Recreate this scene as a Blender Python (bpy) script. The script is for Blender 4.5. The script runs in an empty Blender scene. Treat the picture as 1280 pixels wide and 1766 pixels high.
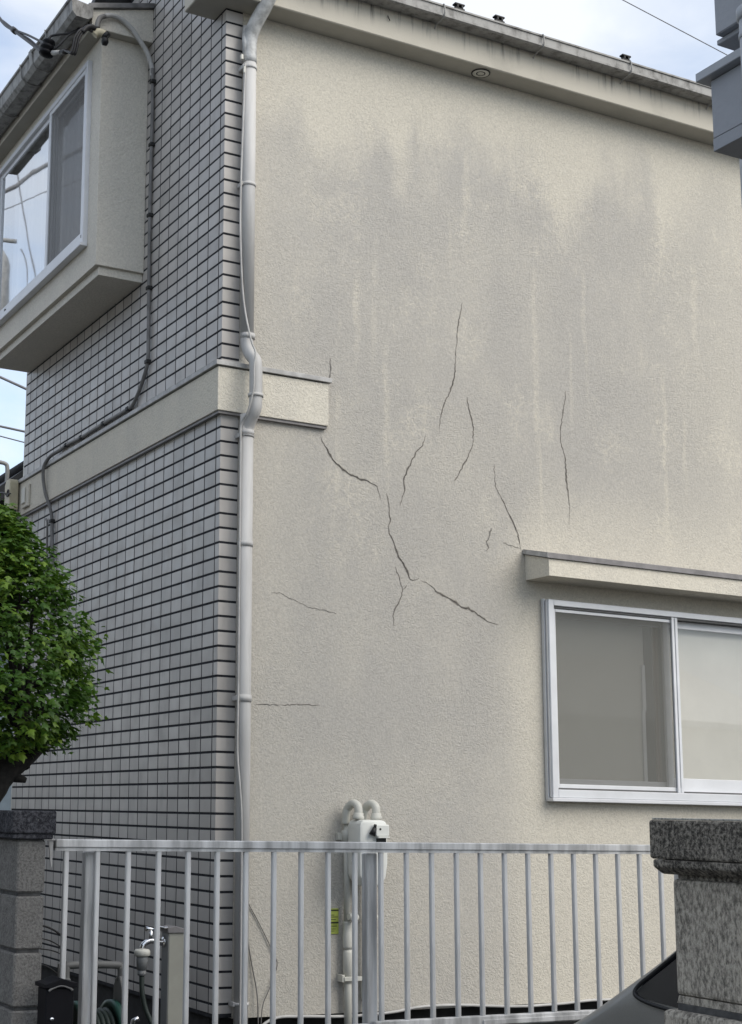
import bpy, bmesh, math, random
from mathutils import Vector, Matrix, noise as mnoise
random.seed(7)
R = math.radians
scene = bpy.context.scene
COL = scene.collection
S = -0.02597          # the street falls gently to the right: everything follows it

# ------------------------------------------------------------------ camera
cam_d = bpy.data.cameras.new('camera')
cam = bpy.data.objects.new('camera', cam_d)
COL.objects.link(cam)
yaw, pitch, roll = R(-28.964), R(10.470), R(-0.2515)
rv = Vector((math.cos(yaw), math.sin(yaw), 0))
fv0 = Vector((-math.sin(yaw), math.cos(yaw), 0))
fv = fv0 * math.cos(pitch) + Vector((0, 0, 1)) * math.sin(pitch)
uv0 = -math.sin(pitch) * fv0 + Vector((0, 0, 1)) * math.cos(pitch)
rr = rv * math.cos(roll) + uv0 * math.sin(roll)
uu = -rv * math.sin(roll) + uv0 * math.cos(roll)
m = Matrix.Identity(4)
for i in range(3):
    m[i][0] = rr[i]; m[i][1] = uu[i]; m[i][2] = -fv[i]
m.translation = Vector((-3.2256, -7.4818, 1.4923))
cam.matrix_world = m
cam_d.sensor_fit = 'HORIZONTAL'
cam_d.sensor_width = 36
cam_d.lens = 2690.1 / 1280 * 36
cam_d.shift_y = -9.05 / 1280
cam_d.clip_start = 0.05
cam_d.clip_end = 600
scene.camera = cam

# ------------------------------------------------------------------ sky, sun, exposure
SUN_EL, SUN_AZ = 40, 148       # azimuth measured clockwise from +Y
w = bpy.data.worlds.new('World'); scene.world = w
w.use_nodes = True
nt = w.node_tree; N = nt.nodes; Lk = nt.links
N.clear()
out = N.new('ShaderNodeOutputWorld'); bg = N.new('ShaderNodeBackground')
sky = N.new('ShaderNodeTexSky'); sky.sky_type = 'NISHITA'; sky.sun_disc = False
sky.sun_elevation = R(SUN_EL); sky.sun_rotation = R(SUN_AZ)
sky.air_density = 1.0; sky.dust_density = 0.4; sky.ozone_density = 1.2
tc = N.new('ShaderNodeTexCoord'); mp = N.new('ShaderNodeMapping')
mp.inputs['Scale'].default_value = (1.0, 1.0, 2.2)
nz = N.new('ShaderNodeTexNoise'); nz.inputs['Scale'].default_value = 3.2
nz.inputs['Detail'].default_value = 7; nz.inputs['Roughness'].default_value = 0.55
nz.inputs['Distortion'].default_value = 0.35
rp = N.new('ShaderNodeValToRGB')
rp.color_ramp.elements[0].position = 0.36; rp.color_ramp.elements[0].color = (0.28, 0.28, 0.28, 1)
rp.color_ramp.elements[1].position = 0.62; rp.color_ramp.elements[1].color = (1, 1, 1, 1)
mx = N.new('ShaderNodeMixRGB'); mx.inputs[2].default_value = (4.2, 4.4, 4.7, 1)
Lk.new(tc.outputs['Generated'], mp.inputs['Vector']); Lk.new(mp.outputs[0], nz.inputs['Vector'])
Lk.new(nz.outputs['Fac'], rp.inputs[0]); Lk.new(rp.outputs[0], mx.inputs[0])
Lk.new(sky.outputs[0], mx.inputs[1]); Lk.new(mx.outputs[0], bg.inputs['Color'])
bg.inputs['Strength'].default_value = 0.10
Lk.new(bg.outputs[0], out.inputs[0])
sd = bpy.data.lights.new('sun', 'SUN'); sd.energy = 1.3; sd.angle = R(50); sd.color = (1.0, 0.93, 0.82)
sun = bpy.data.objects.new('sun', sd); COL.objects.link(sun)
sdir = Vector((math.sin(R(SUN_AZ)) * math.cos(R(SUN_EL)), math.cos(R(SUN_AZ)) * math.cos(R(SUN_EL)), math.sin(R(SUN_EL))))
sun.rotation_euler = sdir.to_track_quat('Z', 'Y').to_euler()
sun.location = sdir * 30
scene.view_settings.view_transform = 'Standard'
scene.view_settings.look = 'None'
scene.view_settings.gamma = 1
scene.view_settings.exposure = 1.22

# ------------------------------------------------------------------ helpers
class MB:
    """collects shapes in world metres, links them as one mesh object"""
    def __init__(s): s.bm = bmesh.new(); s.mi = 0; s.sm = False
    def face(s, pts, mi=None):
        vs = [s.bm.verts.new(p) for p in pts]
        f = s.bm.faces.new(vs); f.material_index = s.mi if mi is None else mi; f.smooth = s.sm
        return f
    def box(s, x0, x1, y0, y1, z0, z1, bev=0.0, seg=1):
        g = bmesh.new()
        v = [g.verts.new((x, y, z)) for x in (x0, x1) for y in (y0, y1) for z in (z0, z1)]
        for q in ((0, 1, 3, 2), (4, 6, 7, 5), (0, 4, 5, 1), (2, 3, 7, 6), (0, 2, 6, 4), (1, 5, 7, 3)):
            g.faces.new([v[i] for i in q])
        bmesh.ops.recalc_face_normals(g, faces=g.faces[:])
        if bev > 0:
            bmesh.ops.bevel(g, geom=g.edges[:], offset=bev, segments=seg, affect='EDGES', profile=0.5)
        s.merge(g)
        return s
    def merge(s, g, mat=None, smooth=None):
        mp_ = {}
        for v in g.verts: mp_[v] = s.bm.verts.new(mat @ v.co if mat else v.co)
        for f in g.faces:
            try: nf = s.bm.faces.new([mp_[v] for v in f.verts])
            except ValueError: continue
            nf.material_index = s.mi; nf.smooth = s.sm if smooth is None else smooth
        g.free()
    def prism(s, poly, axis, a, b, bev=0.0):
        """polygon extruded along an axis; poly in the two other axes in order"""
        g = bmesh.new()
        def P(p, t):
            return {0: (t, p[0], p[1]), 1: (p[0], t, p[1]), 2: (p[0], p[1], t)}[axis]
        A = [g.verts.new(P(p, a)) for p in poly]; B = [g.verts.new(P(p, b)) for p in poly]
        g.faces.new(A); g.faces.new(B[::-1]); n = len(poly)
        for i in range(n): g.faces.new((A[i], A[(i + 1) % n], B[(i + 1) % n], B[i]))
        bmesh.ops.recalc_face_normals(g, faces=g.faces[:])
        if bev > 0:
            bmesh.ops.bevel(g, geom=g.edges[:], offset=bev, segments=2, affect='EDGES', profile=0.5)
        s.merge(g); return s
    def tube(s, pts, r, seg=10, cap=True):
        pts = [Vector(p) for p in pts]; rings = []
        n = len(pts); rad = r if isinstance(r, (list, tuple)) else [r] * n
        up = None
        for i in range(n):
            t = (pts[min(i + 1, n - 1)] - pts[max(i - 1, 0)]).normalized()
            if up is None:
                up = t.orthogonal().normalized()
            up = (up - t * up.dot(t))
            up = up.normalized() if up.length > 1e-6 else t.orthogonal().normalized()
            sd_ = t.cross(up)
            rings.append([s.bm.verts.new(pts[i] + rad[i] * (math.cos(2 * math.pi * k / seg) * up + math.sin(2 * math.pi * k / seg) * sd_)) for k in range(seg)])
        for i in range(n - 1):
            for k in range(seg):
                f = s.bm.faces.new((rings[i][k], rings[i][(k + 1) % seg], rings[i + 1][(k + 1) % seg], rings[i + 1][k]))
                f.smooth = True; f.material_index = s.mi
        if cap:
            for q in (rings[0][::-1], rings[-1]):
                f = s.bm.faces.new(q); f.material_index = s.mi
        return s
    def lathe(s, prof, c, axis=2, seg=24, mat=None):
        """prof: list of (radius, height) about a centre"""
        g = bmesh.new(); rings = []
        for r_, h in prof:
            rg = []
            for k in range(seg):
                a = 2 * math.pi * k / seg; x, y = r_ * math.cos(a), r_ * math.sin(a)
                q = {2: (x, y, h), 0: (h, x, y), 1: (x, h, y)}[axis]
                rg.append(g.verts.new(q))
            rings.append(rg)
        for i in range(len(rings) - 1):
            for k in range(seg):
                g.faces.new((rings[i][k], rings[i][(k + 1) % seg], rings[i + 1][(k + 1) % seg], rings[i + 1][k]))
        g.faces.new(rings[0]); g.faces.new(rings[-1])
        bmesh.ops.recalc_face_normals(g, faces=g.faces[:])
        M_ = Matrix.Translation(Vector(c)) @ (mat if mat else Matrix.Identity(4))
        old = s.sm; s.sm = True; s.merge(g, M_); s.sm = old
        return s
    def build(s, name, mats, parent=None, shear=True, autosmooth=None):
        me = bpy.data.meshes.new(name)
        off = parent_world(parent)
        for v in s.bm.verts:
            if shear: v.co.z += S * v.co.x
            v.co -= off
        s.bm.to_mesh(me); s.bm.free()
        for mt in (mats if isinstance(mats, (list, tuple)) else [mats]): me.materials.append(mt)
        o = bpy.data.objects.new(name, me); COL.objects.link(o)
        if parent: o.parent = parent
        if autosmooth:
            me.polygons.foreach_set('use_smooth', [True] * len(me.polygons))
            md = o.modifiers.new('edges', 'EDGE_SPLIT'); md.split_angle = R(autosmooth)
        return o

def parent_world(p):
    v = Vector((0, 0, 0))
    while p: v += p.location; p = p.parent
    return v
def thing(name, loc, label, cat, group=None):
    o = bpy.data.objects.new(name, None); COL.objects.link(o)
    o.empty_display_size = 0.1
    o.location = (loc[0], loc[1], loc[2] + S * loc[0])
    tag(o, label, cat, group); return o
def tag(o, label=None, cat=None, group=None, kind=None):
    if label: o['label'] = label
    if cat: o['category'] = cat
    if group: o['group'] = group
    if kind: o['kind'] = kind
    return o
def copy_part(o, parent, d):
    c = o.copy(); COL.objects.link(c); c.parent = parent
    c.location = o.location + Vector((d[0], d[1], d[2] + S * d[0])); return c
def crom(pts, n=6):
    """smooth curve through points"""
    P = [Vector(p) for p in pts]; P = [2 * P[0] - P[1]] + P + [2 * P[-1] - P[-2]]; o = []
    for i in range(1, len(P) - 2):
        for k in range(n):
            t = k / n; a, b, c, d = P[i - 1], P[i], P[i + 1], P[i + 2]
            o.append(0.5 * ((2 * b) + (-a + c) * t + (2 * a - 5 * b + 4 * c - d) * t * t + (-a + 3 * b - 3 * c + d) * t ** 3))
    o.append(P[-2]); return o

# ------------------------------------------------------------------ materials
class G:
    def __init__(s, name):
        s.m = bpy.data.materials.new(name); s.m.use_nodes = True
        s.t = s.m.node_tree; s.n = s.t.nodes; s.l = s.t.links
        s.p = s.n['Principled BSDF']; s.o = s.n['Material Output']
        s.tc = s.n.new('ShaderNodeTexCoord')
    def set(s, sock, v):
        if hasattr(v, 'is_output') or isinstance(v, bpy.types.NodeSocket): s.l.new(v, sock)
        else: sock.default_value = v if not (isinstance(v, (tuple, list)) and len(v) == 3 and sock.type == 'RGBA') else (*v, 1)
    def map(s, scale=(1, 1, 1), loc=(0, 0, 0), src=None):
        n = s.n.new('ShaderNodeMapping'); n.inputs['Scale'].default_value = scale; n.inputs['Location'].default_value = loc
        s.l.new(src if src else s.tc.outputs['Object'], n.inputs['Vector']); return n.outputs[0]
    def noise(s, scale=5, detail=4, rough=0.5, vec=None, dist=0.0):
        n = s.n.new('ShaderNodeTexNoise'); n.inputs['Scale'].default_value = scale
        n.inputs['Detail'].default_value = detail; n.inputs['Roughness'].default_value = rough; n.inputs['Distortion'].default_value = dist
        s.l.new(vec if vec else s.tc.outputs['Object'], n.inputs['Vector']); return n.outputs['Fac']
    def vor(s, scale=5, feature='F1', vec=None, out='Distance', rnd=1.0):
        n = s.n.new('ShaderNodeTexVoronoi'); n.feature = feature; n.inputs['Scale'].default_value = scale
        n.inputs['Randomness'].default_value = rnd
        s.l.new(vec if vec else s.tc.outputs['Object'], n.inputs['Vector']); return n.outputs[out]
    def mr(s, v, a, b, c=0.0, d=1.0, smooth=True):
        n = s.n.new('ShaderNodeMapRange'); n.interpolation_type = 'SMOOTHSTEP' if smooth else 'LINEAR'
        s.l.new(v, n.inputs['Value']); n.inputs['From Min'].default_value = a; n.inputs['From Max'].default_value = b
        n.inputs['To Min'].default_value = c; n.inputs['To Max'].default_value = d; return n.outputs[0]
    def math(s, op, a, b=0.0):
        n = s.n.new('ShaderNodeMath'); n.operation = op; s.set(n.inputs[0], a); s.set(n.inputs[1], b); return n.outputs[0]
    def mix(s, f, a, b, mode='MIX'):
        n = s.n.new('ShaderNodeMixRGB'); n.blend_type = mode
        s.set(n.inputs[0], f); s.set(n.inputs[1], a); s.set(n.inputs[2], b); return n.outputs[0]
    def xyz(s):
        n = s.n.new('ShaderNodeSeparateXYZ'); s.l.new(s.tc.outputs['Object'], n.inputs[0]); return n.outputs
    def bump(s, h, strength=0.5, dist=0.01, prev=None):
        n = s.n.new('ShaderNodeBump'); n.inputs['Strength'].default_value = strength; n.inputs['Distance'].default_value = dist
        s.l.new(h, n.inputs['Height'])
        if prev: s.l.new(prev, n.inputs['Normal'])
        return n.outputs[0]
    def done(s, color=None, rough=0.6, metal=0.0, normal=None, spec=0.4, coat=None):
        if color is not None: s.set(s.p.inputs['Base Color'], color)
        s.set(s.p.inputs['Roughness'], rough); s.set(s.p.inputs['Metallic'], metal)
        s.p.inputs['Specular IOR Level'].default_value = spec
        if normal: s.l.new(normal, s.p.inputs['Normal'])
        if coat: s.p.inputs['Coat Weight'].default_value = coat
        return s.m

def simple(name, col, rough=0.5, metal=0.0, var=0.12, scale=9.0, bump=0.0, bscale=80, spec=0.4, coat=None, streak=False):
    g = G(name)
    v = g.map((1, 1, 0.12 if streak else 1))
    n = g.noise(scale, 5, 0.6, v)
    c = g.mix(g.mr(n, 0.3, 0.7), tuple(x * (1 - var) for x in col), tuple(min(1, x * (1 + var)) for x in col))
    nm = g.bump(g.noise(bscale, 3), bump, 0.003) if bump else None
    return g.done(c, rough, metal, nm, spec, coat)

# pale run marks on the wall: x, top, bottom, half width
STREAKS = [(1.018, 4.03, 3.15, .013), (1.122, 5.52, 5.07, .032), (1.566, 5.32, 4.73, .018), (1.469, 4.82, 4.57, .010), (2.055, 4.64, 3.48, .015), (2.428, 4.71, 3.82, .012), (2.314, 4.28, 3.70, .010), (3.061, 5.3, 4.83, .030), (3.32, 4.90, 4.25, .020), (3.03, 4.13, 3.05, .013), (3.186, 3.85, 3.40, .012), (0.825, 4.41, 3.86, .015)]
def stucco_mat(name, stains=True, cream=(0.575, 0.54, 0.462), grey=(0.418, 0.400, 0.368)):
    g = G(name); x, y, z = g.xyz()
    rot = g.map((1, 1, 1)); rot.node.inputs['Rotation'].default_value = (0.5, 0.62, 0.4)
    tex = g.noise(40, 2, 0.5, rot, 0.9)
    worm = g.mr(g.math('ABSOLUTE', g.math('SUBTRACT', tex, 0.5)), 0.0, 0.15, 0.0, 1.0)
    fine = g.noise(75, 1, 0.5, rot)
    if stains:
        # streaks drawn out downwards, with ragged lobes at the top
        lobes = g.noise(2.4, 3, 0.5, g.map((1, 1, 0.09)))
        ztop = g.math('ADD', z, g.mr(lobes, 0.25, 0.75, 0.34, -0.34, False))
        blot = g.noise(2.3, 7, 0.68, g.map((1, 1, 0.6)))
        top = g.mr(g.math('ADD', ztop, g.mr(blot, 0.3, 0.7, 0.25, -0.25, False)), 4.95, 5.6, 1.0, 0.0)
        low = g.mr(z, 0.5, 2.2, 0.7, 1.0)
        right = g.mr(g.math('ADD', x, g.mr(blot, 0.3, 0.7, -0.5, 0.5, False)), 2.7, 3.9, 1.0, 0.35)
        win = g.mr(z, 2.7, 3.6, 0.0, 1.0)
        wx = g.mr(x, 1.55, 2.1, 1.0, 0.0)
        win = g.mr(g.math('ADD', win, wx), 0.0, 1.0, 0.12, 1.0)
        left = g.mr(x, 0.15, 0.75, 0.72, 1.0)
        d = g.math('MULTIPLY', g.math('MULTIPLY', top, low), g.math('MULTIPLY', right, g.math('MULTIPLY', win, left)))
        d = g.math('MULTIPLY', d, g.mr(blot, 0.3, 0.68, 0.6, 1.15, False))
        # pale vertical run marks
        rv_ = g.noise(9.0, 2, 0.5, g.map((1, 1, 0.035)))
        rm = g.noise(1.7, 3, 0.6, g.map((1.6, 1, 0.7), (3.3, 0, 1.2)))
        run = g.math('MULTIPLY', g.mr(rv_, 0.60, 0.69), g.mr(rm, 0.46, 0.62))
        zb = g.math('MULTIPLY', g.mr(z, 2.9, 3.5), g.mr(z, 5.4, 4.6))
        run = g.math('MULTIPLY', run, zb)
        # crazed pale lime patches
        vd = g.mix(0.10, g.tc.outputs['Object'], g.n.new('ShaderNodeTexNoise').outputs['Color'])
        craze = g.mr(g.vor(9, 'DISTANCE_TO_EDGE', vd), 0.0, 0.035, 1.0, 0.0)
        cm = g.mr(g.noise(2.1, 5, 0.65, g.map((1, 1, 1), (7.1, 0, 2.2))), 0.49, 0.64)
        cz = g.math('MULTIPLY', g.math('MULTIPLY', craze, cm), g.mr(z, 2.5, 3.2))
        patch = g.math('MULTIPLY', cm, g.mr(g.noise(28, 4, 0.7), 0.42, 0.62))
        acc = None
        wob = g.mr(g.noise(3.0, 3, 0.6), 0.3, 0.7, -0.02, 0.02, False)
        xw = g.math('ADD', x, wob)
        for (xs, zt_, zb_, hw_) in STREAKS:
            bx = g.mr(g.math('ABSOLUTE', g.math('SUBTRACT', xw, xs)), hw_ * 0.2, hw_ * 2.1, 1.0, 0.0)
            bz = g.math('MULTIPLY', g.mr(z, zt_ + 0.06, zt_ - 0.10), g.mr(z, zb_ - 0.25, zb_ + 0.35))
            q_ = g.math('MULTIPLY', bx, bz)
            acc = q_ if acc is None else g.math('MAXIMUM', acc, q_)
        acc = g.math('MULTIPLY', acc, g.mr(g.noise(24, 4, 0.7), 0.36, 0.62, 0.15, 1.0, False))
        run = g.math('MAXIMUM', run, acc)
        d = g.math('SUBTRACT', d, g.math('MULTIPLY', run, 0.58))
        d = g.math('SUBTRACT', d, g.math('MULTIPLY', cz, 0.42))
        d = g.math('SUBTRACT', d, g.math('MULTIPLY', g.math('MULTIPLY', patch, g.mr(z, 2.4, 3.0)), 0.42))
        speck = g.mr(g.noise(60, 4, 0.7, rot), 0.5, 0.66)
        d = g.math('ADD', d, g.math('MULTIPLY', speck, 0.20))
        d = g.mr(d, 0.0, 1.0, 0.0, 1.0, False)
        col = g.mix(d, cream, grey)
    else:
        d = g.mr(g.noise(3.5, 6, 0.65, g.map((1, 1, 0.4))), 0.38, 0.75, 0.0, 0.55)
        col = g.mix(d, cream, grey)
    col = g.mix(g.math('MULTIPLY', worm, 0.10), col, tuple(c * 0.5 for c in grey))
    grit = g.mr(g.noise(85, 2, 0.6, rot), 0.3, 0.7, 0.90, 1.08, False)
    col = g.mix(1.0, col, grit, 'MULTIPLY')
    area = g.mr(g.noise(1.3, 3, 0.6, rot), 0.35, 0.65, 0.35, 1.0)
    nm = g.bump(g.math('MULTIPLY', worm, area), 0.42, 0.004)
    nm = g.bump(fine, 0.35, 0.003, nm)
    return g.done(col, 0.92, 0, nm, 0.2)

M = {}
M['stucco'] = stucco_mat('weathered cream stucco')
M['stucco2'] = stucco_mat('cream stucco', False, (0.66, 0.62, 0.53), (0.54, 0.515, 0.46))
M['bay_stucco'] = stucco_mat('grey cream stucco', False, (0.68, 0.645, 0.57), (0.60, 0.575, 0.515))
M['crack'] = simple('dark crack line', (0.115, 0.106, 0.095), 1.0, var=0.35, scale=40)  # dark grey brown of the crack lines
M['crack_soft'] = simple('faint crack', (0.17, 0.165, 0.155), 1.0, var=0.35, scale=40)

g = G('grey porcelain tile')
x, y, z = g.xyz()
cell = g.n.new('ShaderNodeTexWhiteNoise'); cell.noise_dimensions = '2D'
cx_ = g.math('FLOOR', g.math('DIVIDE', g.math('SUBTRACT', y, 0.0596), 0.1517)); cz_ = g.math('FLOOR', g.math('DIVIDE', g.math('SUBTRACT', z, 1.48), 0.078))
cb = g.n.new('ShaderNodeCombineXYZ'); g.l.new(cx_, cb.inputs[0]); g.l.new(cz_, cb.inputs[1]); g.l.new(cb.outputs[0], cell.inputs['Vector'])
tv = g.mr(cell.outputs['Value'], 0, 1, 0.86, 1.08, False)
base = g.mix(g.mr(g.noise(2.2, 4, 0.6), 0.35, 0.7), (0.478, 0.452, 0.425), (0.43, 0.405, 0.38))
base = g.mix(1.0, base, tv, 'MULTIPLY')
dirt = g.mr(g.noise(6, 6, 0.7, g.map((1, 1, 0.3))), 0.5, 0.8, 0.0, 0.55)
base = g.mix(dirt, base, (0.22, 0.215, 0.20))
M['tile'] = g.done(base, g.mr(g.noise(11, 4), 0.3, 0.7, 0.34, 0.5), 0, g.bump(g.noise(38, 3), 0.12, 0.002), 0.45)
M['grout'] = simple('dark grout', (0.022, 0.023, 0.027), 0.95, var=0.4, scale=30)
M['foundation'] = simple('shade dark foundation', (0.03, 0.03, 0.03), 0.95, var=0.3, scale=12, bump=0.3)  # near black colour stands in for shade in the recess under the stucco
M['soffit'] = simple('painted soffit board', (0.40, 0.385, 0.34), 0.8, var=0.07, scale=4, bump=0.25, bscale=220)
g = G('streaked fascia')
st = g.mr(g.noise(30, 4, 0.7, g.map((1, 1, 0.06))), 0.5, 0.74)
zf = g.math('SUBTRACT', g.xyz()[2], g.math('MULTIPLY', g.xyz()[0], S))
st = g.math('MULTIPLY', st, g.mr(zf, 5.88, 6.02, 0.0, 1.0))
st = g.math('ADD', st, g.mr(g.noise(3, 5, 0.6), 0.5, 0.8, 0, 0.25))
M['fascia'] = g.done(g.mix(st, (0.55, 0.515, 0.44), (0.16, 0.15, 0.135)), 0.85, 0, g.bump(g.noise(160, 3), 0.3, 0.003), 0.2)
g = G('weathered gutter')
gd = g.mr(g.noise(14, 6, 0.7, g.map((1, 1, 0.5))), 0.40, 0.75)
M['gutter'] = g.done(g.mix(gd, (0.33, 0.325, 0.31), (0.10, 0.095, 0.09)), 0.6, 0, g.bump(g.noise(60, 3), 0.1, 0.002), 0.35)
M['gutter_dark'] = simple('dark gutter metal', (0.17, 0.165, 0.165), 0.55, var=0.35, scale=9)
M['roof'] = simple('dark roof slate', (0.09, 0.09, 0.095), 0.7, var=0.3, scale=12)
M['guard'] = simple('black iron', (0.02, 0.02, 0.02), 0.6)
M['pipe'] = simple('painted grey pvc', (0.46, 0.455, 0.445), 0.62, var=0.16, scale=9, streak=True)
M['pipe_dirty'] = simple('smeared grey pvc', (0.42, 0.425, 0.42), 0.55, var=0.35, scale=16)
M['flash'] = simple('grey painted flashing', (0.40, 0.395, 0.385), 0.5, var=0.22, scale=14)
M['flash_dark'] = simple('brown grey flashing', (0.20, 0.19, 0.19), 0.5, var=0.2, scale=10)
M['alu'] = simple('silver aluminium', (0.62, 0.63, 0.65), 0.42, 0.25, var=0.05, scale=5)
M['alu_white'] = simple('pale aluminium frame', (0.66, 0.67, 0.69), 0.4, 0.1, var=0.05, scale=5)
M['track'] = simple('dark track', (0.10, 0.10, 0.10), 0.6)  # plain dark grey for the window tracks and room back
M['fence'] = simple('oxidised aluminium', (0.52, 0.515, 0.505), 0.6, 0.05, var=0.36, scale=16, streak=True)
M['white_pl'] = simple('ivory plastic', (0.60, 0.59, 0.53), 0.45, var=0.05)
M['meter'] = simple('off white meter paint', (0.66, 0.665, 0.63), 0.4, var=0.04)
M['beige_pipe'] = simple('ivory gas pipe', (0.53, 0.525, 0.475), 0.5, var=0.08, streak=True)
M['black'] = simple('black rubber', (0.012, 0.012, 0.013), 0.5)
M['blackbox'] = simple('black box paint', (0.006, 0.006, 0.008), 0.55, spec=0.15)
M['cable'] = simple('grey cable', (0.17, 0.165, 0.16), 0.55, var=0.2)
M['cable_dark'] = simple('black cable', (0.028, 0.027, 0.028), 0.5)
M['cable_light'] = simple('pale cable', (0.42, 0.415, 0.40), 0.5, var=0.15)
M['green'] = simple('dark green plastic', (0.012, 0.05, 0.038), 0.42)
M['reelgrey'] = simple('grey plastic', (0.14, 0.14, 0.135), 0.5)
M['chrome'] = simple('chrome', (0.75, 0.75, 0.76), 0.15, 1.0, var=0.05)
M['yellow'] = simple('yellow green card', (0.36, 0.42, 0.08), 0.6, var=0.12, scale=25)
M['ink'] = simple('black ink', (0.03, 0.035, 0.015), 0.7)
M['tap_post'] = simple('beige tap post', (0.33, 0.325, 0.28), 0.55, var=0.06)
M['tap_side'] = simple('grey tap post side', (0.22, 0.225, 0.225), 0.55, var=0.06)
M['hose'] = simple('green hose', (0.02, 0.03, 0.025), 0.5)
M['bark'] = simple('dark bark', (0.014, 0.012, 0.010), 0.9, var=0.5, scale=40, bump=0.8, bscale=60)
M['neigh_grey'] = simple('blue grey paint', (0.30, 0.315, 0.345), 0.6, var=0.05, scale=5, bump=0.5, bscale=30)
M['neigh_pipe'] = simple('blue grey pipe', (0.36, 0.38, 0.41), 0.45, var=0.05)
M['neigh_white'] = simple('pale wall', (0.55, 0.56, 0.58), 0.8)
M['blue_wall'] = simple('pale blue siding', (0.42, 0.50, 0.56), 0.7, var=0.06)
M['dark_tile'] = simple('dark glazed roof tile', (0.022, 0.024, 0.027), 0.6, var=0.3)
M['dark_wood'] = simple('dark eaves wood', (0.035, 0.035, 0.035), 0.8, var=0.3)
M['cap_cream'] = simple('cream plastic cover', (0.50, 0.45, 0.32), 0.5)
M['wire'] = simple('overhead wire', (0.2, 0.2, 0.21), 0.6)
M['pole'] = simple('concrete pole', (0.36, 0.36, 0.35), 0.85)

g = G('curtain cloth')
fold = g.noise(10, 3, 0.5, g.map((1, 1, 0.02)))
M['curtain'] = g.done(g.mix(g.mr(fold, 0.3, 0.7), (0.42, 0.44, 0.46), (0.70, 0.70, 0.69)), 0.9, 0, g.bump(fold, 0.6, 0.05), 0.1)
M['blind'] = simple('cream roller blind', (0.56, 0.545, 0.495), 0.9, var=0.04, scale=3)
M['wood'] = simple('brown wood post', (0.16, 0.095, 0.06), 0.6, var=0.2, streak=True)

def glass_mat(name, refl=0.35, tint=(0.98, 0.985, 0.985)):
    g = G(name)
    tr = g.n.new('ShaderNodeBsdfTransparent'); tr.inputs[0].default_value = (*tint, 1)
    gl = g.n.new('ShaderNodeBsdfGlossy'); gl.inputs['Roughness'].default_value = 0.02
    gl.inputs[0].default_value = (0.96, 0.98, 1, 1)
    lw = g.n.new('ShaderNodeLayerWeight'); lw.inputs['Blend'].default_value = 0.5
    f = g.mr(g.math('POWER', lw.outputs['Facing'], 5.0), 0, 1, refl, 1.0, False)
    mx_ = g.n.new('ShaderNodeMixShader'); g.l.new(f, mx_.inputs[0]); g.l.new(tr.outputs[0], mx_.inputs[1]); g.l.new(gl.outputs[0], mx_.inputs[2])
    nb = g.bump(g.noise(1.2, 2), 0.03, 0.02); g.l.new(nb, gl.inputs['Normal'])
    g.l.new(mx_.outputs[0], g.o.inputs[0]); g.n.remove(g.p); return g.m
M['glass'] = glass_mat('window glass', 0.10)
M['glass_bay'] = glass_mat('sky mirroring glass', 0.5)
M['carglass'] = simple('tinted car glass', (0.008, 0.009, 0.011), 0.08, spec=0.6)

def screen_mat(name, col, alpha):
    g = G(name)
    tr = g.n.new('ShaderNodeBsdfTransparent'); df = g.n.new('ShaderNodeBsdfDiffuse'); df.inputs[0].default_value = (*col, 1)
    mx_ = g.n.new('ShaderNodeMixShader'); mx_.inputs[0].default_value = alpha
    g.l.new(tr.outputs[0], mx_.inputs[1]); g.l.new(df.outputs[0], mx_.inputs[2]); g.l.new(mx_.outputs[0], g.o.inputs[0]); g.n.remove(g.p); return g.m
M['crack_edge'] = screen_mat('crack smudge', (0.22, 0.195, 0.165), 0.22)
M['screen'] = screen_mat('insect screen mesh', (0.20, 0.20, 0.185), 0.62)
M['screen_bay'] = screen_mat('fine insect screen mesh', (0.27, 0.265, 0.26), 0.55)

def rock(name, light, dark, bias=0.5, scale=1.0, flute=False):
    g = G(name)
    v = g.map((1, 1, 0.55 if flute else 1))
    a = g.noise(14 * scale, 6, 0.65, v); b = g.noise(95 * scale, 5, 0.75, v)
    mxv = g.math('ADD', g.math('MULTIPLY', a, 0.22), g.math('MULTIPLY', b, 0.78))
    c = g.mix(g.mr(mxv, bias - 0.12, bias + 0.12), dark, light)
    pits = g.mr(g.vor(120 * scale, 'F1', v), 0.0, 0.32, 1.0, 0.0)
    pm = g.mr(g.noise(40 * scale, 3), 0.5, 0.65)
    c = g.mix(g.math('MULTIPLY', pits, pm), c, tuple(x * 0.25 for x in dark))
    lich = g.mr(g.vor(75 * scale, 'F1'), 0.0, 0.20, 1.0, 0.0)
    c = g.mix(g.math('MULTIPLY', lich, g.mr(g.noise(9), 0.5, 0.62, 0, 0.7)), c, (0.50, 0.50, 0.46))
    nm = g.bump(b, 0.9, 0.006); nm = g.bump(a, 0.5, 0.01, nm)
    return g.done(c, 0.95, 0, nm, 0.2)
M['pillar'] = rock('pitted grey stone', (0.50, 0.455, 0.385), (0.135, 0.123, 0.105), 0.49, 1.0, True)
M['pillar_cap'] = rock('blackened stone cap', (0.33, 0.30, 0.255), (0.045, 0.041, 0.036), 0.52, 1.05)
M['pillar_top'] = rock('pale stone top', (0.5, 0.49, 0.45), (0.16, 0.16, 0.15), 0.45)  # cap top is paler than the cap sides
M['block'] = rock('weathered concrete block', (0.235, 0.225, 0.21), (0.115, 0.11, 0.103), 0.49, 1.2)
M['block_cap'] = rock('blackened block cap', (0.10, 0.10, 0.11), (0.02, 0.02, 0.024), 0.52)
M['mortar'] = simple('mortar', (0.07, 0.069, 0.068), 0.95, var=0.3, scale=30)
M['asphalt'] = rock('asphalt', (0.075, 0.075, 0.075), (0.04, 0.04, 0.042), 0.5, 0.6)

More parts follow.
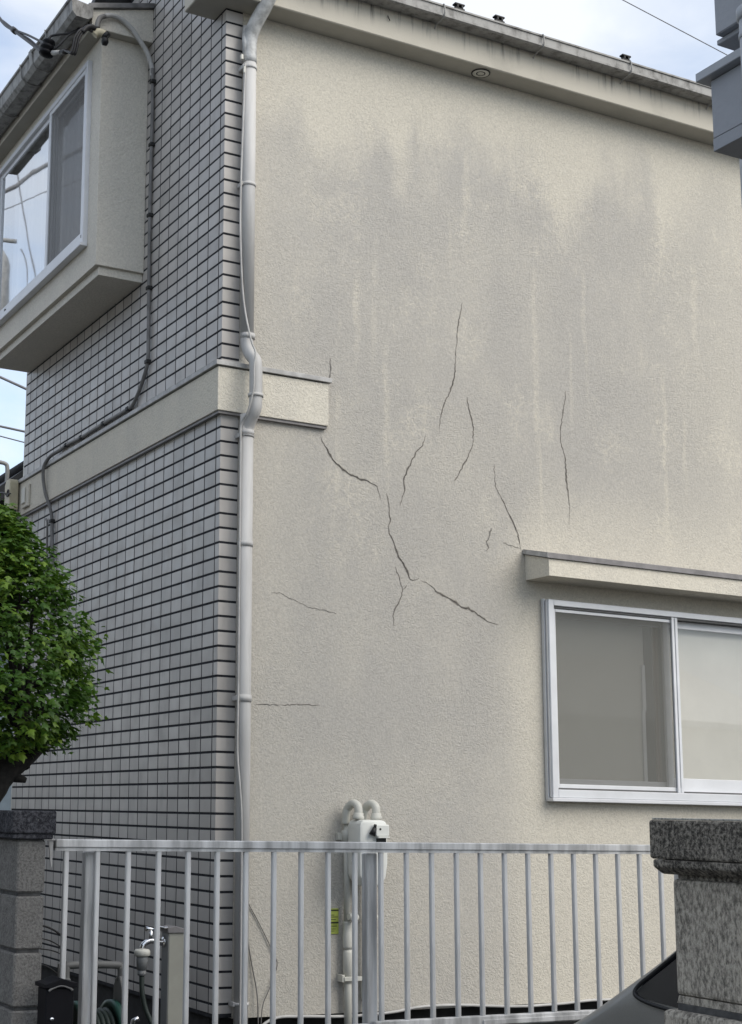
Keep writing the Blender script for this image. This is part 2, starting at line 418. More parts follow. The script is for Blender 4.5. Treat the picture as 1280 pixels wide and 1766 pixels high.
g = G('grey car paint')
M['carpaint'] = g.done(g.mix(g.mr(g.noise(300, 2), 0.4, 0.6), (0.19, 0.184, 0.168), (0.205, 0.20, 0.184)), 0.42, 0.15, None, 0.5, 0.25)
M['rubber'] = simple('tyre rubber', (0.02, 0.02, 0.02), 0.8)
M['rim'] = simple('alloy rim', (0.4, 0.4, 0.42), 0.35, 0.8)
M['lamp'] = simple('lamp lens', (0.5, 0.5, 0.5), 0.1)

g = G('maple leaf')
gi = g.n.new('ShaderNodeVertexColor'); gi.layer_name = 'tone'
lc = g.mix(gi.outputs['Color'], (0.040, 0.10, 0.012), (0.27, 0.40, 0.045))
lc = g.mix(g.mr(g.noise(4.0, 3), 0.4, 0.7, 0.0, 0.5), lc, (0.05, 0.115, 0.022))
g.done(lc, 0.45, 0, None, 0.35)
tl = g.n.new('ShaderNodeBsdfTranslucent'); g.l.new(g.mix(0.5, lc, (0.10, 0.22, 0.02)), tl.inputs[0])
mxs = g.n.new('ShaderNodeMixShader'); mxs.inputs[0].default_value = 0.25
g.l.new(g.p.outputs[0], mxs.inputs[1]); g.l.new(tl.outputs[0], mxs.inputs[2]); g.l.new(mxs.outputs[0], g.o.inputs[0])
M['leaf'] = g.m

# ------------------------------------------------------------------ ground
b = MB(); b.face([(-90, -90, 0), (90, -90, 0), (90, 90, 0), (-90, 90, 0)])
tag(b.build('ground', M['asphalt']), kind='structure')

# ------------------------------------------------------------------ the house
house = thing('house', (0, 0, 0), 'cream stucco house with cracked wall, grey tiled corner and projecting bay window', 'house')
def ROOF_Z(y):
    return 6.03 + 0.5 * (y + 0.2) if y < 1.25 else (6.755 - 0.29 * (y - 1.25) if y < 2.3 else 6.45 - 0.16 * (y - 2.3))
# stucco wall, with its window opening
WX0, WX1, WZ0, WZ1 = 2.075, 4.02, 1.545, 2.655
b = MB()
b.box(0.104, WX0, 0.0, 0.18, 0.395, 5.845)
b.box(WX0, WX1, 0.0, 0.18, 0.395, WZ0); b.box(WX0, WX1, 0.0, 0.18, WZ1, 5.845); b.box(WX1, 7.0, 0.0, 0.18, 0.395, 5.845)
wall = b.build('stucco_wall', M['stucco'], house)

def crack(pts, wd, mat, label=None):
    """a jagged hairline, a thin ribbon lying in the wall face"""
    rnd = random.Random(int(pts[0][0] * 1000))
    P = []
    for (x0, z0), (x1, z1) in zip(pts[:-1], pts[1:]):
        n = max(2, int(math.hypot(x1 - x0, z1 - z0) / 0.014))
        for k in range(n):
            t = k / n; j = 0.0035
            P.append((x0 + (x1 - x0) * t + rnd.uniform(-j, j), z0 + (z1 - z0) * t + rnd.uniform(-j, j)))
    P.append(pts[-1]); n = len(P); b = MB(); prev = prevs = None
    for i, (x, z) in enumerate(P):
        a, c = P[max(0, i - 1)], P[min(n - 1, i + 1)]
        dx, dz = c[0] - a[0], c[1] - a[1]; l = math.hypot(dx, dz) or 1
        e = min(1, 0.25 + 4 * min(i, n - 1 - i) / n); h = wd * e * rnd.uniform(0.5, 1.3) * (0.72 + 0.3 * math.sin(i * 0.17 + P[0][0] * 9)) / 2
        q = ((x - dz / l * h, -0.0018, z + dx / l * h), (x + dz / l * h, -0.0018, z - dx / l * h))
        hs = h * (1.7 + 0.5 * math.sin(i * 0.9)) + 0.0010
        qs = ((x - dz / l * hs, -0.0010, z + dx / l * hs), (x + dz / l * hs, -0.0010, z - dx / l * hs))
        if prev:
            b.face([prev[0], prev[1], q[1], q[0]], 0); b.face([prevs[0], prevs[1], qs[1], qs[0]], 1)
        prev = q; prevs = qs
    o = b.build('crack', [mat, M['crack_edge']], wall)
    if label: o['label'] = label
A_, B_ = M['crack'], M['crack_soft']
crack([(0.595, 3.457), (0.62, 3.418), (0.66, 3.358), (0.696, 3.313), (0.74, 3.286), (0.787, 3.262), (0.842, 3.249), (0.901, 3.236), (0.953, 3.216), (0.964, 3.181), (0.978, 3.146)], 0.0085, A_, 'dark crack running down from the end of the belt course')
crack([(1.016, 3.187), (1.03, 3.122), (1.034, 3.056), (1.041, 3.031), (1.026, 3.006), (1.033, 2.957), (1.062, 2.901), (1.092, 2.832), (1.136, 2.77), (1.165, 2.708), (1.199, 2.711), (1.222, 2.722)], 0.008, A_, 'long dark crack with a hooked lower end')
crack([(1.233, 2.71), (1.279, 2.698), (1.343, 2.651), (1.42, 2.624), (1.516, 2.575), (1.547, 2.578), (1.613, 2.546), (1.691, 2.506), (1.751, 2.497)], 0.009, A_, 'dark crack slanting down towards the window')
crack([(1.065, 2.777), (1.098, 2.702), (1.116, 2.644), (1.108, 2.611), (1.067, 2.543), (1.052, 2.493), (1.058, 2.439)], 0.0065, A_)
crack([(1.116, 2.651), (1.143, 2.676)], 0.008, A_)
crack([(1.278, 3.553), (1.254, 3.492), (1.211, 3.445), (1.161, 3.354), (1.13, 3.283), (1.133, 3.217), (1.113, 3.158), (1.102, 3.123)], 0.0065, A_)
crack([(1.536, 4.396), (1.527, 4.327), (1.506, 4.252), (1.491, 4.108), (1.481, 3.966), (1.464, 3.886), (1.431, 3.808), (1.402, 3.762), (1.377, 3.666), (1.364, 3.568)], 0.0055, A_, 'long upright crack high in the middle of the wall')
crack([(1.558, 3.827), (1.577, 3.735), (1.603, 3.645), (1.597, 3.547), (1.555, 3.455), (1.502, 3.363), (1.466, 3.31)], 0.0065, A_)
crack([(1.74, 3.44), (1.749, 3.313), (1.8, 3.226), (1.847, 3.145), (1.898, 3.047), (1.92, 2.952)], 0.0065, A_, 'crack ending at the corner of the window canopy')
crack([(1.716, 3.062), (1.69, 2.991), (1.674, 2.972), (1.693, 2.94), (1.676, 2.922)], 0.010, B_)
crack([(2.274, 3.965), (2.258, 3.869), (2.227, 3.72), (2.224, 3.641), (2.256, 3.544), (2.259, 3.402), (2.28, 3.262), (2.272, 3.138)], 0.006, A_, 'upright crack in the wall above the window canopy')
crack([(0.66, 3.915), (0.66, 3.838), (0.645, 3.756)], 0.006, B_)
crack([(0.302, 2.563), (0.357, 2.567), (0.433, 2.536), (0.52, 2.506), (0.583, 2.495), (0.625, 2.495), (0.696, 2.479)], 0.004, B_)
crack([(0.374, 1.971), (0.487, 1.98), (0.594, 1.982)], 0.006, A_, 'short level crack low on the wall')
crack([(0.216, 1.966), (0.374, 1.971)], 0.004, B_)
crack([(1.794, 2.981), (1.863, 2.967), (1.912, 2.958)], 0.006, B_)

# tile cladding: every tile a raised chamfered face over dark grout
def tile(b, axis, u0, u1, z0, z1, t=0.0016, c=0.0009):
    def P(u, z, d): return (-d, u, z) if axis == 0 else (u, -d, z)
    d0, d1 = -t, 0.0
    jit = random.uniform(-0.0007, 0.0007)
    o = [P(u0, z0, d0), P(u1, z0, d0), P(u1, z1, d0), P(u0, z1, d0)]
    i = [P(u0, z0, d1 - c), P(u1, z0, d1 - c), P(u1, z1, d1 - c), P(u0, z1, d1 - c)]
    f = [P(u0 + c, z0 + c, d1 + jit), P(u1 - c, z0 + c, d1), P(u1 - c, z1 - c, d1 - jit), P(u0 + c, z1 - c, d1)]
    vo, vi, vf = ([b.bm.verts.new(p) for p in q] for q in (o, i, f))
    fl = axis == 0
    for a, c_ in ((vo, vi), (vi, vf)):
        for k in range(4):
            q = (a[k], a[(k + 1) % 4], c_[(k + 1) % 4], c_[k]); b.bm.faces.new(q[::-1] if fl else q)
    b.bm.faces.new(vf[::-1] if fl else vf)
b = MB(); HJ, VJ = 0.0125, 0.0115
YEND = 3.655
def rows(z_start, zmin, zmax):
    k = math.floor((zmin - z_start) / 0.078); out_ = []
    while z_start + k * 0.078 < zmax:
        a, c = z_start + k * 0.078 + HJ / 2, z_start + (k + 1) * 0.078 - HJ / 2
        a, c = max(a, zmin), min(c, zmax)
        if c - a > 0.012: out_.append((a, c))
        k += 1
    return out_
RW = rows(1.48, 0.42, 3.505) + rows(1.473, 3.79, 7.8)
js = [0.0596 + 0.1517 * i for i in range(24)]
for (a, c) in RW:
    if a < 5.84: tile(b, 1, 0.0, 0.103, a, c)
    us = [0.0] + js + [YEND]
    for i in range(len(us) - 1):
        u0, u1 = us[i] + (VJ / 2 if i else 0), us[i + 1] - (VJ / 2 if i < len(us) - 2 else 0)
        if u1 - u0 < 0.02 or c > ROOF_Z(u0) - 0.02: continue
        tile(b, 0, u0, u1, a, c)
b.mi = 1
b.box(0.0014, 0.02, 0.0014, YEND, 0.40, 5.845); b.box(0.02, 0.1035, 0.00135, 0.012, 0.401, 5.84)
b.prism([(0.17, 5.846), (YEND, 5.846), (YEND, ROOF_Z(YEND) - 0.02), (2.3, ROOF_Z(2.3) - 0.02), (1.25, ROOF_Z(1.25) - 0.02), (0.17, ROOF_Z(0.17) - 0.02)], 0, 0.003, 0.02)
b.build('tile_wall', [M['tile'], M['grout']], house)
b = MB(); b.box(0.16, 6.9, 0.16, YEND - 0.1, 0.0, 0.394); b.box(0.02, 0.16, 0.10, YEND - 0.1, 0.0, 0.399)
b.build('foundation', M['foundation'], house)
b = MB(); b.box(0.021, 7.0, YEND - 0.1, YEND, 0.4, 6.22); b.box(6.9, 7.0, 0.18, YEND - 0.1, 0.4, 6.2)
b.build('back_wall', M['stucco2'], house)
b = MB(); b.box(0.004, 0.06, YEND + 0.002, YEND + 0.03, 0.40, 6.2, 0.004)
b.build('corner_trim', M['white_pl'], house)

# belt course
b = MB()
b.prism([(-0.033, -0.033), (0.632, -0.033), (0.632, -0.001), (-0.001, -0.001), (-0.001, 3.70), (-0.033, 3.70)], 2, 3.512, 3.752, 0.003)
belt = b.build('belt_course', M['stucco2'], house)
b = MB()
b.prism([(-0.047, -0.047), (0.648, -0.047), (0.648, -0.0012), (-0.0012, -0.0012), (-0.0012, 3.72), (-0.047, 3.72)], 2, 3.758, 3.784, 0.002)
b.build('flashing', M['flash'], belt)
b = MB()
b.prism([(-0.024, -0.024), (0.625, -0.024), (0.625, -0.0015), (-0.0015, -0.0015), (-0.0015, 3.69), (-0.024, 3.69)], 2, 3.497, 3.511)
b.build('shadow_gap_strip', M['flash_dark'], belt)  # dark strip stands in for the shadow gap under the belt

# eaves over the stucco wall
b = MB()
b.box(-0.185, -0.001, -0.165, 0.166, 5.846, 6.03, 0.003); b.box(-0.001, 7.1, -0.165, -0.0005, 5.846, 6.03, 0.003)
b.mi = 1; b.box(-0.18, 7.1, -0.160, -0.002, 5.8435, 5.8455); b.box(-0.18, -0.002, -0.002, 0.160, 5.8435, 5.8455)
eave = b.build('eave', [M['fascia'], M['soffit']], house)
b = MB()
vc = (1.644, -0.083, 5.842)
def ring(b, c, r0, r1, h, seg=28):
    b.lathe([(r0, 0), (r1, 0), (r1, -h), (r0, -h), (r0, 0)][:4], c, 2, seg)
ring(b, vc, 0.051, 0.058, 0.004); ring(b, (vc[0], vc[1], vc[2] - 0.0003), 0.022, 0.029, 0.004)
b.mi = 1; ring(b, vc, 0.0295, 0.0505, 0.0042); ring(b, vc, 0.001, 0.0215, 0.0045)
b.build('soffit_vent', [M['guard'], M['white_pl']], eave)
# gutter: open channel with a rolled lip
b = MB()
b.prism([(-0.172, 6.075), (-0.172, 6.022), (-0.262, 6.022), (-0.268, 6.028), (-0.268, 6.082), (-0.276, 6.084), (-0.276, 6.094), (-0.262, 6.094), (-0.262, 6.032), (-0.178, 6.03), (-0.178, 6.075)], 0, -0.2, 7.1)
b.prism([(-0.262, 6.016), (-0.276, 6.022), (-0.276, 6.034), (-0.269, 6.036), (-0.269, 6.022)], 0, -0.2, 7.1)
gut = b.build('gutter', M['gutter'], house)
def gbracket(x):
    b = MB(); b.tube(crom([(x, -0.166, 5.99), (x, -0.19, 6.005), (x, -0.26, 6.013), (x, -0.283, 6.03), (x, -0.281, 6.09), (x, -0.26, 6.098)], 3), 0.0045, 6)
    return b.build('bracket', M['gutter'], gut)
k0 = gbracket(1.268)
for d in (-0.71, 0.708, 1.376, 2.08, 2.8, 3.5): copy_part(k0, gut, (d, 0, 0))
b = MB(); b.tube(crom([(0.95, -0.166, 5.985), (0.95, -0.18, 5.96), (0.96, -0.172, 5.955)], 4), 0.003, 5); b.build('hook', M['guard'], gut)
# main roof
b = MB()
ro = [(-0.225, 6.075), (1.25, 6.8125), (2.3, 6.50), (3.9, 6.25)]
b.prism(ro + [(y_, z_ + 0.05) for y_, z_ in ro[::-1]], 0, -0.19, 7.2)
roof = b.build('roof', M['roof'], house)
def guard(x):
    b = MB(); b.box(x - 0.035, x + 0.035, -0.225, -0.20, 6.12, 6.140, 0.004)
    b.box(x - 0.022, x - 0.010, -0.226, -0.19, 6.138, 6.158, 0.002); b.box(x + 0.010, x + 0.022, -0.226, -0.19, 6.138, 6.158, 0.002)
    b.box(x - 0.035, x + 0.035, -0.226, -0.19, 6.156, 6.168, 0.003)
    b.tube([(x, -0.2, 6.12), (x, 0.15, 6.31)], 0.006, 6)
    return b.build('snow_guard', M['guard'], roof)
sg = guard(1.414)
copy_part(sg, roof, (0.285, 0, 0)); copy_part(sg, roof, (1.245, 0, 0)); copy_part(sg, roof, (2.2, 0, 0))

# rainwater pipe
PXc, PYc, PR = 0.124, -0.054, 0.0365
b = MB()
b.tube([(PXc, PYc, 5.60), (PXc, PYc, 3.93)], PR, 20)
b.tube([(PXc + 0.004, PYc, 3.50), (PXc + 0.004, PYc, 0.1)], PR, 20)
b.tube(crom([(PXc, PYc, 3.96), (PXc, PYc - 0.002, 3.885), (PXc + 0.01, PYc - 0.026, 3.83), (PXc + 0.024, PYc - 0.058, 3.785), (PXc + 0.026, PYc - 0.064, 3.70), (PXc + 0.026, PYc - 0.064, 3.58), (PXc + 0.024, PYc - 0.058, 3.52), (PXc + 0.014, PYc - 0.028, 3.475), (PXc + 0.006, PYc - 0.004, 3.43), (PXc + 0.004, PYc, 3.37)], 4), PR * 0.97, 20)
down = b.build('downpipe', M['pipe'], house)
b = MB(); b.tube(crom([(PXc, PYc, 5.52), (PXc, PYc, 5.66), (PXc + 0.012, PYc - 0.03, 5.735), (PXc + 0.05, PYc - 0.09, 5.84), (PXc + 0.075, PYc - 0.14, 5.935), (PXc + 0.08, PYc - 0.155, 6.03)], 5), [PR * 1.06] * 5 + [PR * 1.12] * 21, 20)
b.tube([(PXc - 0.02, PYc + 0.02, 5.74), (PXc - 0.028, PYc + 0.0, 5.66), (PXc - 0.034, PYc - 0.01, 5.52)], [0.018, 0.020, 0.012], 10)
b.build('elbow', M['pipe_dirty'], down)
def clamp(z, dx=0.0, h=0.012, tabs=True):
    b = MB(); c = (PXc + dx, PYc, z)
    b.lathe([(PR, -h), (PR + 0.004, -h), (PR + 0.004, h), (PR, h)], c, 2, 20)
    if tabs: b.box(PXc + dx - PR - 0.010, PXc + dx - PR + 0.001, PYc - 0.012, PYc + 0.05, z - 0.012, z + 0.012, 0.002)
    return b.build('clamp', M['pipe'], down)
clamp(5.49, 0, 0.009); clamp(4.80, 0, 0.009)
for z_ in (3.935, 3.40, 2.80): clamp(z_, 0.004, 0.014, False)
clamp(3.385, 0.004, 0.008); clamp(1.99, 0.004, 0.018); clamp(0.47, 0.004, 0.008)
b = MB(); b.lathe([(PR * 1.03, -0.008), (PR + 0.005, -0.008), (PR + 0.005, 0.008), (PR * 1.03, 0.008)], (PXc + 0.026, PYc - 0.064, 3.595), 2, 20); b.build('clamp', M['pipe'], down)

# window canopy
b = MB()
b.prism([(-0.24, 2.772), (-0.001, 2.772), (-0.001, 2.925), (-0.24, 2.872)], 0, 1.945, 4.2, 0.002)
can = b.build('window_canopy', M['stucco2'], house)
b = MB(); b.prism([(-0.252, 2.872), (-0.0012, 2.927), (-0.0012, 2.956), (-0.252, 2.904)], 0, 1.932, 4.212, 0.002)
b.build('flashing', M['flash_dark'], can)
b = MB(); b.prism([(-0.2535, 2.874), (-0.002, 2.929), (-0.002, 2.953), (-0.2535, 2.901)], 0, 1.929, 1.9318)
b.build('flashing_end', M['flash'], can)

# ground floor window
FY = -0.062
win = None
b = MB()
x0, x1, z0, z1 = 2.062, 4.034, 1.527, 2.668
b.box(x0, x0 + 0.040, FY, 0.06, z0, z1, 0.003); b.box(x1 - 0.040, x1, FY, 0.06, z0, z1, 0.003)
b.box(x0 + 0.040, x1 - 0.040, FY + 0.002, 0.06, z0, z0 + 0.046, 0.003); b.box(x0 + 0.040, x1 - 0.040, FY + 0.002, 0.06, z1 - 0.036, z1, 0.003)
b.box(x0 - 0.012, x0 - 0.0005, -0.03, -0.002, z0 - 0.012, z1 + 0.004, 0.002)
b.box(x0 - 0.006, x0 + 0.0, FY + 0.012, FY + 0.024, z0 + 0.004, z1 - 0.006)
b.box(x0 - 0.010, x1 + 0.010, FY - 0.012, -0.002, z0 - 0.022, z0 - 0.001, 0.003)
win = b.build('window', M['alu'], house)
b = MB(); b.box(x0 + 0.041, x1 - 0.041, FY + 0.012, 0.05, z1 - 0.049, z1 - 0.0365)
b.build('track', M['track'], win)
b = MB(); b.box(x0 + 0.041, x1 - 0.041, FY + 0.014, FY + 0.018, z0 + 0.0465, z0 + 0.056); b.build('track', M['track'], win)
def sash(xa, xb, ya, yb, za, zb, st, top, bot, name='sash', mat='alu_white'):
    b = MB()
    b.box(xa, xa + st, ya, yb, za, zb, 0.002); b.box(xb - st, xb, ya, yb, za, zb, 0.002)
    b.box(xa + st, xb - st, ya + 0.001, yb, za, za + bot, 0.002); b.box(xa + st, xb - st, ya + 0.001, yb, zb - top, zb, 0.002)
    return b.build(name, M[mat], win)
def quadY(name, mat, par, xa, xb, y_, za, zb):
    b = MB(); b.face([(xa, y_, za), (xb, y_, za), (xb, y_, zb), (xa, y_, zb)]); return b.build(name, mat, par)
xm = 2.995
zi0, zi1 = z0 + 0.05, z1 - 0.05
s2 = sash(xm - 0.035, x1 - 0.045, 0.004, 0.024, zi0, zi1, 0.045, 0.045, 0.085)
quadY('pane', M['glass'], s2, xm + 0.01, x1 - 0.09, 0.012, zi0 + 0.085, zi1 - 0.045)
s1 = sash(x0 + 0.045, xm + 0.03, 0.030, 0.050, zi0, zi1, 0.045, 0.045, 0.06)
quadY('pane', M['glass'], s1, x0 + 0.09, xm - 0.015, 0.038, zi0 + 0.06, zi1 - 0.045)
sc_ = sash(x0 + 0.042, xm + 0.012, FY + 0.020, FY + 0.034, zi0 - 0.002, zi1, 0.020, 0.020, 0.030, 'insect_screen')
quadY('mesh', M['screen'], sc_, x0 + 0.062, xm - 0.008, FY + 0.026, zi0 + 0.028, zi1 - 0.02)
sc2 = sash(xm - 0.014, xm + 0.032, FY + 0.006, FY + 0.0195, zi0 - 0.004, zi1 + 0.012, 0.020, 0.01, 0.03, 'meeting_stile')
b = MB(); b.box(x0 + 0.05, xm - 0.13, 0.085, 0.093, zi0 - 0.02, zi1 + 0.02); b.box(xm + 0.02, x1 - 0.05, 0.056, 0.064, zi0 - 0.02, zi1 + 0.02)
b.build('blind', M['blind'], win)
b = MB(); b.box(2.835, 2.860, 0.075, 0.082, zi0, 2.06, 0.001); b.box(2.842, 2.868, 0.075, 0.082, 2.061, 2.34, 0.001); b.build('pull_strip', M['alu_white'], win)
b = MB(); b.box(2.925, 2.962, 0.06, 0.075, zi0, zi1); b.build('wood_post', M['wood'], win)
b = MB(); b.box(x0 - 0.1, x1 + 0.1, 0.30, 0.31, z0 - 0.1, z1 + 0.1); b.build('room_back', M['track'], win)

# bay window over the tiled side
BX = -0.31
b = MB()
wy0, wy1, wz0, wz1 = 1.405, 3.47, 4.852, 6.055
b.box(BX, -0.001, 1.22, 1.26, 4.655, 6.149, 0.002)
b.box(BX, BX + 0.05, 1.26, wy0, 4.655, 6.149); b.box(BX, BX + 0.05, wy1, 3.62, 4.655, 6.149)
b.box(BX + 0.0005, BX + 0.05, wy0, wy1, 4.655, wz0); b.box(BX + 0.0005, BX + 0.05, wy0, wy1, wz1, 6.149)
b.box(BX + 0.05, -0.001, 3.58, 3.62, 4.655, 6.149); b.box(BX + 0.05, -0.001, 1.26, 3.58, 4.655, 4.70)
b.box(BX + 0.028, -0.001, 1.243, 3.60, 4.600, 4.6545, 0.002)
bay = b.build('bay', M['bay_stucco'], house)
b = MB()
b.prism([(-0.40, 6.15), (-0.001, 6.15), (-0.001, 6.375), (-0.40, 6.265)], 1, 1.15, 3.72, 0.002)
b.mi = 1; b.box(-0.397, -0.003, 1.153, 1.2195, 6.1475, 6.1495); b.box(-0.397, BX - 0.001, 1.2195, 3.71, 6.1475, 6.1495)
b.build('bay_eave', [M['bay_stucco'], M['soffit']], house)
b = MB(); b.prism([(-0.43, 6.258), (-0.0015, 6.378), (-0.0015, 6.410), (-0.43, 6.292)], 1, 1.128, 3.74, 0.002)
broof = b.build('bay_roof', M['gutter_dark'], house)
b = MB()
b.prism([(-0.405, 6.27), (-0.405, 6.20), (-0.435, 6.178), (-0.51, 6.182), (-0.535, 6.21), (-0.54, 6.285), (-0.55, 6.29), (-0.552, 6.302), (-0.53, 6.304), (-0.525, 6.215), (-0.505, 6.192), (-0.438, 6.188), (-0.415, 6.205), (-0.415, 6.27)], 1, 1.128, 3.75)
b.prism([(-0.404, 6.27), (-0.404, 6.20), (-0.435, 6.177), (-0.51, 6.181), (-0.536, 6.21), (-0.541, 6.29)], 1, 1.122, 1.1275)
bg_ = b.build('bay_gutter', M['gutter'], house)
def bbr(y_):
    b = MB(); b.tube([(-0.402, y_, 6.19), (-0.44, y_, 6.172), (-0.51, y_, 6.176), (-0.542, y_, 6.21), (-0.556, y_, 6.30)], 0.006, 6); return b.build('bracket', M['gutter'], bg_)
kb = bbr(1.62)
for d in (0.55, 1.1, 1.65): copy_part(kb, bg_, (0, d, 0))
b = MB(); b.prism([(-0.405, 6.275), (-0.405, 6.196), (-0.435, 6.172), (-0.512, 6.176), (-0.541, 6.208), (-0.556, 6.308), (-0.545, 6.309)], 1, 1.93, 1.99, 0.002)
b.build('gutter_joint', M['gutter'], bg_)
# bay window joinery
def sashX(xa, xb, ya, yb, za, zb, st, top, bot, name, mat, par):
    b = MB()
    b.box(xa, xb, ya, ya + st, za, zb, 0.002); b.box(xa, xb, yb - st, yb, za, zb, 0.002)
    b.box(xa + 0.001, xb, ya + st, yb - st, za, za + bot, 0.002); b.box(xa + 0.001, xb, ya + st, yb - st, zb - top, zb, 0.002)
    return b.build(name, mat, par)
FX = BX - 0.03
bw = sashX(FX, BX + 0.04, wy0 - 0.012, wy1, wz0 - 0.008, wz1, 0.030, 0.035, 0.04, 'bay_window', M['alu_white'], house)
b = MB(); b.box(FX - 0.018, BX - 0.001, wy0 - 0.02, wy1 + 0.01, wz0 - 0.030, wz0 - 0.009, 0.003)
b.build('sill', M['alu_white'], bw)
ym = 2.17
def quadX(name, mat, par, x_, ya, yb, za, zb):
    b = MB(); b.face([(x_, yb, za), (x_, ya, za), (x_, ya, zb), (x_, yb, zb)]); return b.build(name, mat, par)
o = sashX(FX + 0.006, FX + 0.022, wy0 + 0.016, ym + 0.03, wz0 + 0.02, wz1 - 0.03, 0.045, 0.035, 0.055, 'insect_screen', M['alu_white'], bw)
quadX('mesh', M['screen_bay'], o, FX + 0.013, wy0 + 0.061, ym - 0.015, wz0 + 0.075, wz1 - 0.065)
o = sashX(FX + 0.024, FX + 0.042, ym - 0.02, wy1 - 0.03, wz0 + 0.02, wz1 - 0.03, 0.045, 0.04, 0.075, 'sash', M['alu_white'], bw)
quadX('pane', M['glass_bay'], o, FX + 0.030, ym + 0.025, wy1 - 0.075, wz0 + 0.095, wz1 - 0.07)
o = sashX(FX + 0.044, FX + 0.060, wy0 + 0.016, ym + 0.025, wz0 + 0.02, wz1 - 0.03, 0.045, 0.04, 0.07, 'sash', M['alu_white'], bw)
quadX('pane', M['glass'], o, FX + 0.050, wy0 + 0.061, ym - 0.02, wz0 + 0.09, wz1 - 0.07)
b = MB(); b.box(FX + 0.0, FX + 0.0055, wy0 + 0.018, wy0 + 0.03, wz0 + 0.034, wz0 + 0.052); b.build('drain_cap', M['black'], bw)
b = MB(); b.box(FX + 0.016, FX + 0.0235, 3.16, 3.18, wz0 + 0.045, wz0 + 0.065); b.build('drain_cap', M['black'], bw)
# curtain with folds
b = MB(); b.sm = True
n = 150
for i in range(n):
    def q(i):
        y_ = wy0 + 0.02 + (wy1 - wy0 - 0.04) * i / n
        return y_, BX + 0.105 + 0.018 * math.sin(y_ * 46) + 0.012 * math.sin(y_ * 19 + 1)
    ya, xa = q(i); yb, xb = q(i + 1)
    b.face([(xa, ya, wz0 - 0.05), (xb, yb, wz0 - 0.05), (xb, yb, wz1 + 0.05), (xa, ya, wz1 + 0.05)])
b.build('curtain', M['curtain'], bw)

# cover boxes at the far end of the belt course
cov = thing('junction_box', (-0.05, 3.66, 3.53), 'cream cable junction box at the far left end of the belt course', 'box')
b = MB(); b.prism([(3.60, 3.555), (3.715, 3.555), (3.735, 3.60), (3.735, 3.75), (3.70, 3.785), (3.62, 3.785), (3.60, 3.76)], 0, -0.115, -0.048, 0.008)
b.build('case', M['cap_cream'], cov)
b = MB(); b.box(-0.10, -0.06, 3.60, 3.64, 3.525, 3.556, 0.004); b.build('gland', M['black'], cov)
b = MB(); b.box(-0.10, -0.06, 3.68, 3.715, 3.53, 3.556, 0.004); b.build('gland', M['black'], cov)
b = MB(); b.tube(crom([(-0.13, 3.80, 3.71), (-0.125, 3.70, 3.69), (-0.122, 3.64, 3.655), (-0.122, 3.60, 3.665), (-0.122, 3.615, 3.70), (-0.122, 3.64, 3.67), (-0.122, 3.55, 3.66)], 4), 0.005, 6)
b.tube(crom([(-0.08, 3.61, 3.53), (-0.08, 3.60, 3.49), (-0.06, 3.54, 3.47), (-0.03, 3.50, 3.47), (-0.02, 3.44, 3.34), (-0.02, 3.42, 3.30)], 4), 0.009, 6)
b.build('lead', M['cable_dark'], cov)
pl_ = thing('blank_plate', (-0.04, 3.44, 3.56), 'flat cream cover plate on the belt course beside the junction box', 'plate')
b = MB(); b.box(-0.052, -0.0335, 3.345, 3.50, 3.545, 3.71, 0.004); b.build('base', M['stucco2'], pl_)
b = MB(); b.box(-0.062, -0.0525, 3.40, 3.485, 3.575, 3.69, 0.004); b.build('cover', M['white_pl'], pl_)

# cable running down the tile wall
cb_ = thing('wall_cable', (-0.02, 1.1, 5.9), 'grey cable clipped down the tiled wall beside the bay and along the belt course', 'cable')
cpts = [(1.107, 5.953), (1.092, 5.75), (1.089, 5.629), (1.094, 5.252), (1.093, 4.877), (1.082, 4.522), (1.073, 4.21), (1.078, 4.05), (1.164, 3.944), (1.277, 3.861), (1.396, 3.832), (1.842, 3.836), (2.277, 3.834), (2.596, 3.845), (2.74, 3.838)]
b = MB(); b.tube(crom([(-0.016, y_, z_) for y_, z_ in cpts] + [(-0.045, 2.86, 3.815), (-0.061, 2.945, 3.765), (-0.06, 2.965, 3.68), (-0.05, 2.93, 3.56), (-0.03, 2.90, 3.48), (-0.016, 2.882, 3.399), (-0.016, 2.851, 3.232), (-0.016, 2.80, 2.95), (-0.016, 2.80, 2.6)], 4), 0.0125, 8)
b.build('sheath', M['cable'], cb_)
for y_, z_ in [(1.095, 5.86), (1.091, 5.442), (1.094, 4.984), (1.080, 4.516), (1.076, 4.053), (1.390, 3.832), (1.842, 3.836), (2.277, 3.834), (2.596, 3.845), (2.872, 3.362), (2.826, 3.115)]:
    b = MB(); b.box(-0.032, -0.0005, y_ - 0.02, y_ + 0.02, z_ - 0.012, z_ + 0.012, 0.003); b.build('clip', M['guard'], cb_)
b = MB(); b.tube(crom([(-0.012, 3.02, 3.40), (-0.015, 2.98, 3.37), (-0.014, 2.975, 3.28), (-0.014, 2.97, 3.1), (-0.014, 2.96, 2.85)], 4), 0.008, 6); b.build('branch', M['cable'], cb_)

